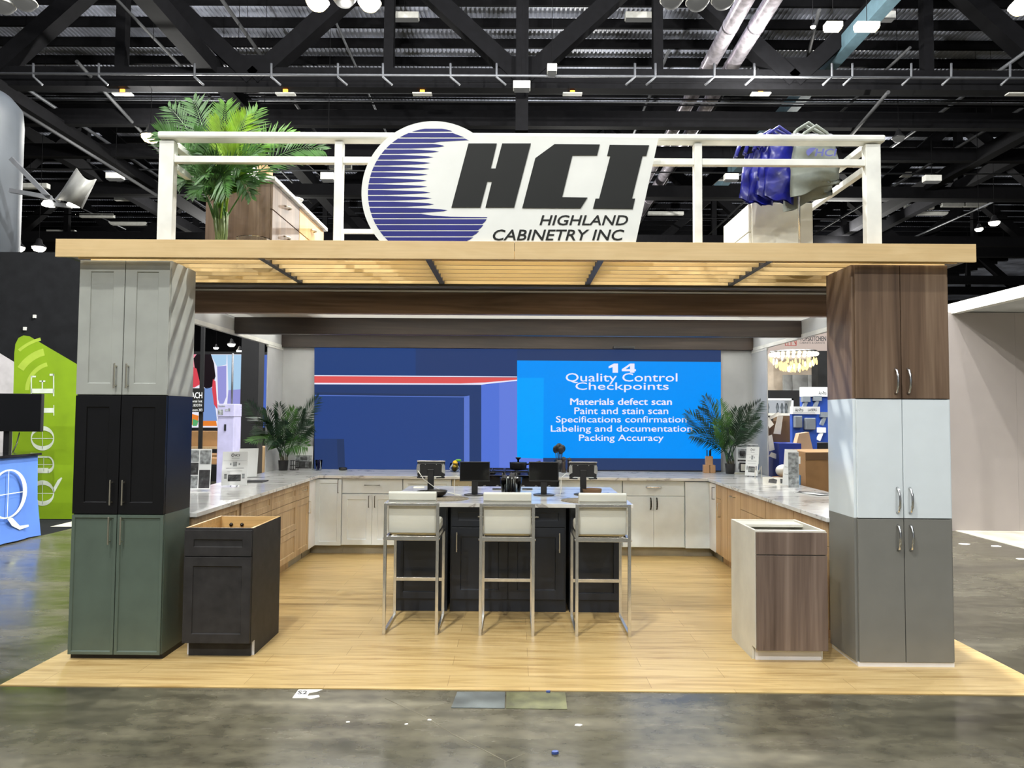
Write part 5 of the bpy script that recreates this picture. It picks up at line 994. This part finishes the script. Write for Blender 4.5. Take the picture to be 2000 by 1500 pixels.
# ------------------------------------------------------------------ right neighbouring booth
mb = MB(); mb.prism([(6.36, 10.45), (12, 10.45), (12, 6.5), (6.40, 6.5)], lambda u, v, w: (u, v, w), 0, .006); one(mb, 'vinyl_flooring', 'vinyl_pale', 'pale vinyl flooring of the booth at the right edge', 'flooring')
t = thing('neighbour_booth', 'plain mauve-grey booth with white header at the right edge', 'booth', (8.5, 10.4, 0))
MB().box(6.1, 7.28, 10.45, 10.55, 0, 3.17).build('wall_panel', 'mauve_wall', t); MB().box(7.282, 12, 10.45, 10.55, 0, 3.17).build('wall_panel', 'mauve_wall', t)
MB().box(6.36, 6.48, 6.5, 10.55, 3.15, 3.30).build('header', 'white', t); MB().box(6.48, 12, 6.5, 10.55, 3.18, 3.26).build('ceiling_panel', 'panel_white', t); MB().box(6.5, 12, 6.38, 6.5, 3.15, 3.30).build('header', 'white', t)
MB().box(6.36, 6.48, 6.38, 6.5, 0, 3.15).build('corner_post', 'white', t)

# ------------------------------------------------------------------ roof steel
def truss(Y, zb, zt, label, step=8.4, x0=.17, n=5, cw=.42, dw=.5):
    t = thing('roof_truss', label, 'truss', (0, Y, zb), 0, 'black steel trusses under the hall roof'); X = step*n
    MB().box(-X, X, Y-.2, Y+.2, zb, zb+.62).build('bottom_chord', 'roof_steel', t); MB().box(-X, X, Y-.2, Y+.2, zt-.4, zt).build('top_chord', 'roof_steel', t)
    for i in range(-n, n):
        xa = x0+i*step
        MB().bar((xa, Y, zb+.3), (xa+step/2, Y, zt-.2), dw, dw, (0, 1, 0)).build('diagonal', 'roof_steel', t)
        MB().bar((xa+step, Y, zb+.3), (xa+step/2, Y, zt-.2), dw, dw, (0, 1, 0)).build('diagonal', 'roof_steel', t)
        MB().bar((xa+step/2, Y, zb+.5), (xa+step/2, Y, zt-.2), .3, .3, (0, 1, 0)).build('post', 'roof_steel', t)
        mb = MB(); mb.prism([(-.75, .3), (.75, .3), (.45, 1.0), (-.45, 1.0)], lambda u, v, w: (xa+u, Y+w, zb+v), -.21, .21); mb.build('gusset', 'roof_steel', t)
    return t
truss(22, 11.75, 16.2, 'nearest black roof truss, its V braces above the sign'); truss(34, 12.0, 16.2, 'second black roof truss beyond the nearest'); truss(46, 12.0, 16.2, 'third black roof truss far behind the sign'); truss(60, 12.0, 16.2, 'farthest black roof truss deep in the hall')
for i in range(40):
    Y = 23.2+1.45*i; one(MB().box(-45, 45, Y, Y+.12, ROOF-.36, ROOF-.01), 'roof_joist', 'roof_steel', 'dark steel joist crossing directly under the corrugated roof', 'joist', 'dark joists under the hall roof')
for Y, z0, z1, lab in ((24.6, 11.7, 12.25, 'black roof beam below the first conduit row'), (27.5, 11.6, 12.1, 'black roof beam with parallel conduits under it'), (31, 11.2, 11.7, 'black roof beam level with the sign top'), (38, 10.8, 11.3, 'black roof beam crossing behind the sign'), (52, 11.4, 12.0, 'distant black roof beam above the booth roof')):
    one(MB().box(-42, 42, Y, Y+.3, z0, z1), 'roof_beam', 'roof_steel', lab, 'beam', 'black cross beams under the hall roof')
q = at(1019, 240, 21.5); t = one(MB().box(q.x-.19, q.x+.19, 21.2, 21.6, at(1019, 262, 21.5).z, ROOF-.05), 'roof_post', 'roof_steel', 'vertical black steel post hanging above the sign', 'post')
for (X, z, w, h, ya, yb, mt, lab) in ((-9.6, 12.4, .5, .5, 9, 60, 'roof_steel', 'long dark beam receding above the tall roof palm'), (10.2, 13.2, .38, .5, 17, 36, 'roof_teal', 'pale blue-grey beam receding above the right stack'), (-19.5, 12.6, .4, .5, 18, 70, 'roof_steel', 'dark beam receding at upper left'), (-16, 11.6, .3, .4, 18, 70, 'roof_steel', 'lower dark beam receding at upper left'), (18, 11.8, .4, .5, 20, 70, 'roof_steel', 'dark beam receding at upper right'), (21, 12.6, .4, .5, 20, 70, 'roof_steel', 'outer dark beam receding at upper right')):
    one(MB().box(X-w/2, X+w/2, ya, yb, z-h/2, z+h/2), 'roof_beam', mt, lab, 'beam')
for X, lab in ((6.2, 'left of two silver ducts receding beside the sign'), (6.95, 'right of two silver ducts receding beside the sign')):
    mb = MB(); mb.tube([(X, 17, 13.0), (X, 50, 13.0)], .24, 16)
    t = thing('air_duct', lab, 'duct', (X, 17, 13.0)); mb.build('pipe', 'duct', t)
    for k in range(10): mb = MB(); mb.tube([(X, 18+2.4*k, 13.0), (X, 18.1+2.4*k, 13.0)], .252, 16); mb.build('collar', 'duct', t)
for px0, py0, Y in ((0, 148, 20.5), (0, 183, 24), (0, 193, 24.2), (0, 199, 24.4), (0, 204, 24.6), (0, 28, 26), (0, 34, 26.2), (0, 238, 30), (0, 335, 30), (0, 345, 36), (0, 424, 40), (0, 160, 21.8), (0, 300, 34), (0, 388, 44)):
    z = at(1000, py0, Y).z; one(MB().tube([(-28, Y, z), (28, Y, z)], .03 if py0 != 148 else .035, 6), 'conduit', 'roof_conduit' if py0 in (148, 183, 199, 335, 28) else 'roof_steel', 'thin horizontal conduit pipe strung across the hall roof', 'conduit', 'conduits strung under the hall roof')
for px in (65, 193, 380, 530, 660, 748, 880, 970, 1240, 1280, 1395, 1473, 1625, 1665, 1780, 1858, 1973):
    a, b, c = at(px, 124, 20.5), at(px, 150, 20.5), at(px+(18 if px < 1000 else -18), 166, 20.5)
    one(MB().tube([a, b, c], .035, 6), 'pipe_hanger', 'roof_conduit', 'bent steel hanger carrying the bright conduit', 'hanger', 'hangers along the bright conduit')
for a, b, lab in (((28, 210), (305, 381), 'thin sloping rail receding toward the booth roof, left'), ((150, 120), (315, 300), 'sloping steel rail above the roof palm'), ((1600, 20), (1578, 112), 'slim rod leaning beside the pale beam'), ((1735, 180), (1640, 290), 'dark rod leaning below the bright conduit')):
    one(MB().tube([at(*a, 21), at(*b, 27)], .06, 6), 'roof_rail', 'column_dim', lab, 'rail')

# ------------------------------------------------------------------ lamps in the roof
def highbay(px, py, Y, mt, label, r=.26):
    q = at(px, py, Y); t = thing('highbay_lamp', label, 'lamp', q, 0, 'round lamps hanging from the hall roof')
    k = r/.26; MB().lathe([(.03*k, .34*k), (.09*k, .3*k), (.12*k, .16*k), (r*.9, .04*k), (r, 0), (r*.92, -.0)], q, 24).build('housing', 'fixture_white' if Y < 16 else 'black_metal', t)
    MB().lathe([(r*.9, 0), (r*.85, -.06*k), (r*.6, -.14*k), (0, -.18*k)], q, 24).build('diffuser', mt, t)
    MB().cyl((q.x, q.y, q.z+.3*k), (q.x, q.y, ROOF-.005), .009, None, 6).build('stem', 'roof_steel', t)
for px, py, mt, lab in ((620, 4, 'lamp_warm', 'glowing round lamp at the top edge, left of the trio'), (672, -3, 'lamp_off_glow', 'unlit round lamp at the top edge between two lit ones'), (722, 5, 'lamp_warm', 'glowing round lamp at the top edge, right of the trio'),
                        (1312, 0, 'lamp_off_glow', 'unlit round lamp at the top edge above the sign letters, left'), (1362, 4, 'lamp_off_glow', 'unlit round lamp at the top edge above the sign letters, middle'), (1412, 1, 'lamp_off_glow', 'unlit round lamp at the top edge above the sign letters, right'),
                        (5, 10, 'lamp_off_glow', 'unlit round lamp in the top left corner'), (48, 4, 'lamp_off_glow', 'second unlit round lamp in the top left corner'), (1995, 12, 'lamp_warm', 'glowing round lamp in the top right corner')): highbay(px, py, 15.3, mt, lab)
for px, py, Y, mt, r, lab in ((294, 266, 22, 'lamp_warm', .3, 'bright round lamp just left of the railing corner'), (35, 483, 26, 'lamp_white', .25, 'small bright lamp above the black partition, left'), (76, 483, 26, 'lamp_white', .25, 'small bright lamp above the black partition, right'),
                           (1942, 434, 28, 'lamp_white', .22, 'small bright lamp right of the booth roof, higher'), (1912, 447, 28, 'lamp_white', .16, 'small bright lamp right of the booth roof, lower'), (452, 672, 24, 'lamp_white', .14, 'small round lamp through the left opening, upper'), (468, 685, 24, 'lamp_white', .12, 'small round lamp through the left opening, lower'), (422, 679, 26, 'lamp_white', .1, 'tiny lamp through the left opening by the slim pole'), (506, 686, 24, 'lamp_white', .1, 'tiny lamp between black post and white column'), (1755, 269, 24, 'lamp_off_glow', .22, 'unlit oval lamp just right of the railing'), (1588, 52, 20, 'lamp_white', .08, 'tiny bright bulb left of the pale beam')): highbay(px, py, Y, mt, lab, r)
def strip(px, py, Y, w, mt, label, h=.14):
    q = at(px, py, Y); t = thing('strip_light', label, 'light', q); MB().box(q.x-w/2, q.x+w/2, Y-.12, Y+.12, q.z, q.z+h).build('housing', 'fixture_white', t, bevel=.01); MB().cyl((q.x, Y, q.z+h), (q.x, Y, ROOF-.005), .009, None, 6).build('stem', 'roof_steel', t); MB().box(q.x-w/2+.03, q.x+w/2-.03, Y-.11, Y+.11, q.z-.04, q.z-.001).build('diffuser', mt, t)
strip(1627, 56, 18, .42, 'lamp_warm', 'glowing warm strip lamp left of the pale beam'); strip(1693, 56, 18, .58, 'lamp_warm', 'glowing warm strip lamp right of the pale beam')
for px, py, Y, w, lab in ((335, 38, 24, 1.0, 'pale strip fixture high above the tall palm'), (790, 38, 24, 1.0, 'pale strip fixture left of the centre brace'), (1252, 38, 24, 1.1, 'pale strip fixture right of the centre brace'), (1715, 38, 22, 1.0, 'pale strip fixture behind the warm lamps'), (1078, 142, 20.3, .28, 'small beige box on the bright conduit'), (1019, 175, 20.6, .5, 'small white sensor box on the centre post'), (640, 352, 22, .4, 'pale flood fixture behind the left railing'), (1428, 352, 26, .5, 'pale flood fixture behind the right railing'), (1820, 355, 26, .6, 'pale flood fixture right of the railing'), (225, 350, 26, .6, 'pale flood fixture left of the railing')):
    strip(px, py, Y, w, 'lamp_off_glow', lab, .22)
for px in (240, 558, 825, 1118, 1485, 1985):
    q = at(px, 179, 22); t = thing('warning_lamp', 'small orange lamp glowing in a row under the roof beam', 'lamp', q, 0, 'orange lamps in a row under the roof'); MB().box(q.x-.07, q.x+.07, 21.95, 22, q.z-.05, q.z+.06).build('lens', 'lamp_orange', t); MB().box(q.x-.3, q.x+.3, 21.9, 22.1, q.z-.1, q.z-.06).build('tray', 'fixture_white', t); MB().cyl((q.x-.12, 22, q.z-.08), (q.x-.12, 22, 11.76), .012, None, 6).build('stem', 'roof_steel', t)
rnd = random.Random(21)
for i in range(16):
    X = -26+3.4*i+rnd.uniform(-.8, .8); z = rnd.uniform(11.4, 15.2); y0 = rnd.uniform(19, 26); y1 = y0+rnd.uniform(15, 35)
    if abs(X) < 2.5: continue
    one(MB().tube([(X, y0, z), (X, y1, z)], rnd.uniform(.03, .07), 8), 'service_pipe', 'roof_conduit' if i % 3 == 0 else 'column_dim', 'thin service pipe running away from the viewer under the hall roof', 'pipe', 'service pipes receding under the hall roof')
def far_strip(px, py, Y, w):
    q = at(px, py, Y); t = thing('strip_light', 'pale strip fixture far back under the dark hall roof', 'light', q, 0, 'distant strip fixtures under the hall roof')
    MB().box(q.x-w/2, q.x+w/2, Y-.12, Y+.12, q.z, q.z+.2).build('housing', 'fixture_white', t); MB().cyl((q.x, Y, q.z+.2), (q.x, Y, ROOF-.005), .009, None, 6).build('stem', 'roof_steel', t)
for px, py, Y, w in ((58, 368, 30, 1.6), (250, 392, 38, 1.4), (190, 425, 42, 2.0), (250, 440, 46, 2.4), (120, 455, 50, 2.0), (1310, 372, 36, 1.2), (1300, 420, 44, 2.2), (1400, 352, 34, 1.0), (1795, 408, 40, 1.6), (1860, 404, 40, 1.2), (1905, 404, 40, 1.2), (1960, 484, 52, 2.0), (1890, 486, 52, 1.6), (700, 385, 38, 1.2), (665, 330, 32, 1.0), (1760, 345, 34, .9), (1820, 420, 46, 2.0)): far_strip(px, py, Y, w)
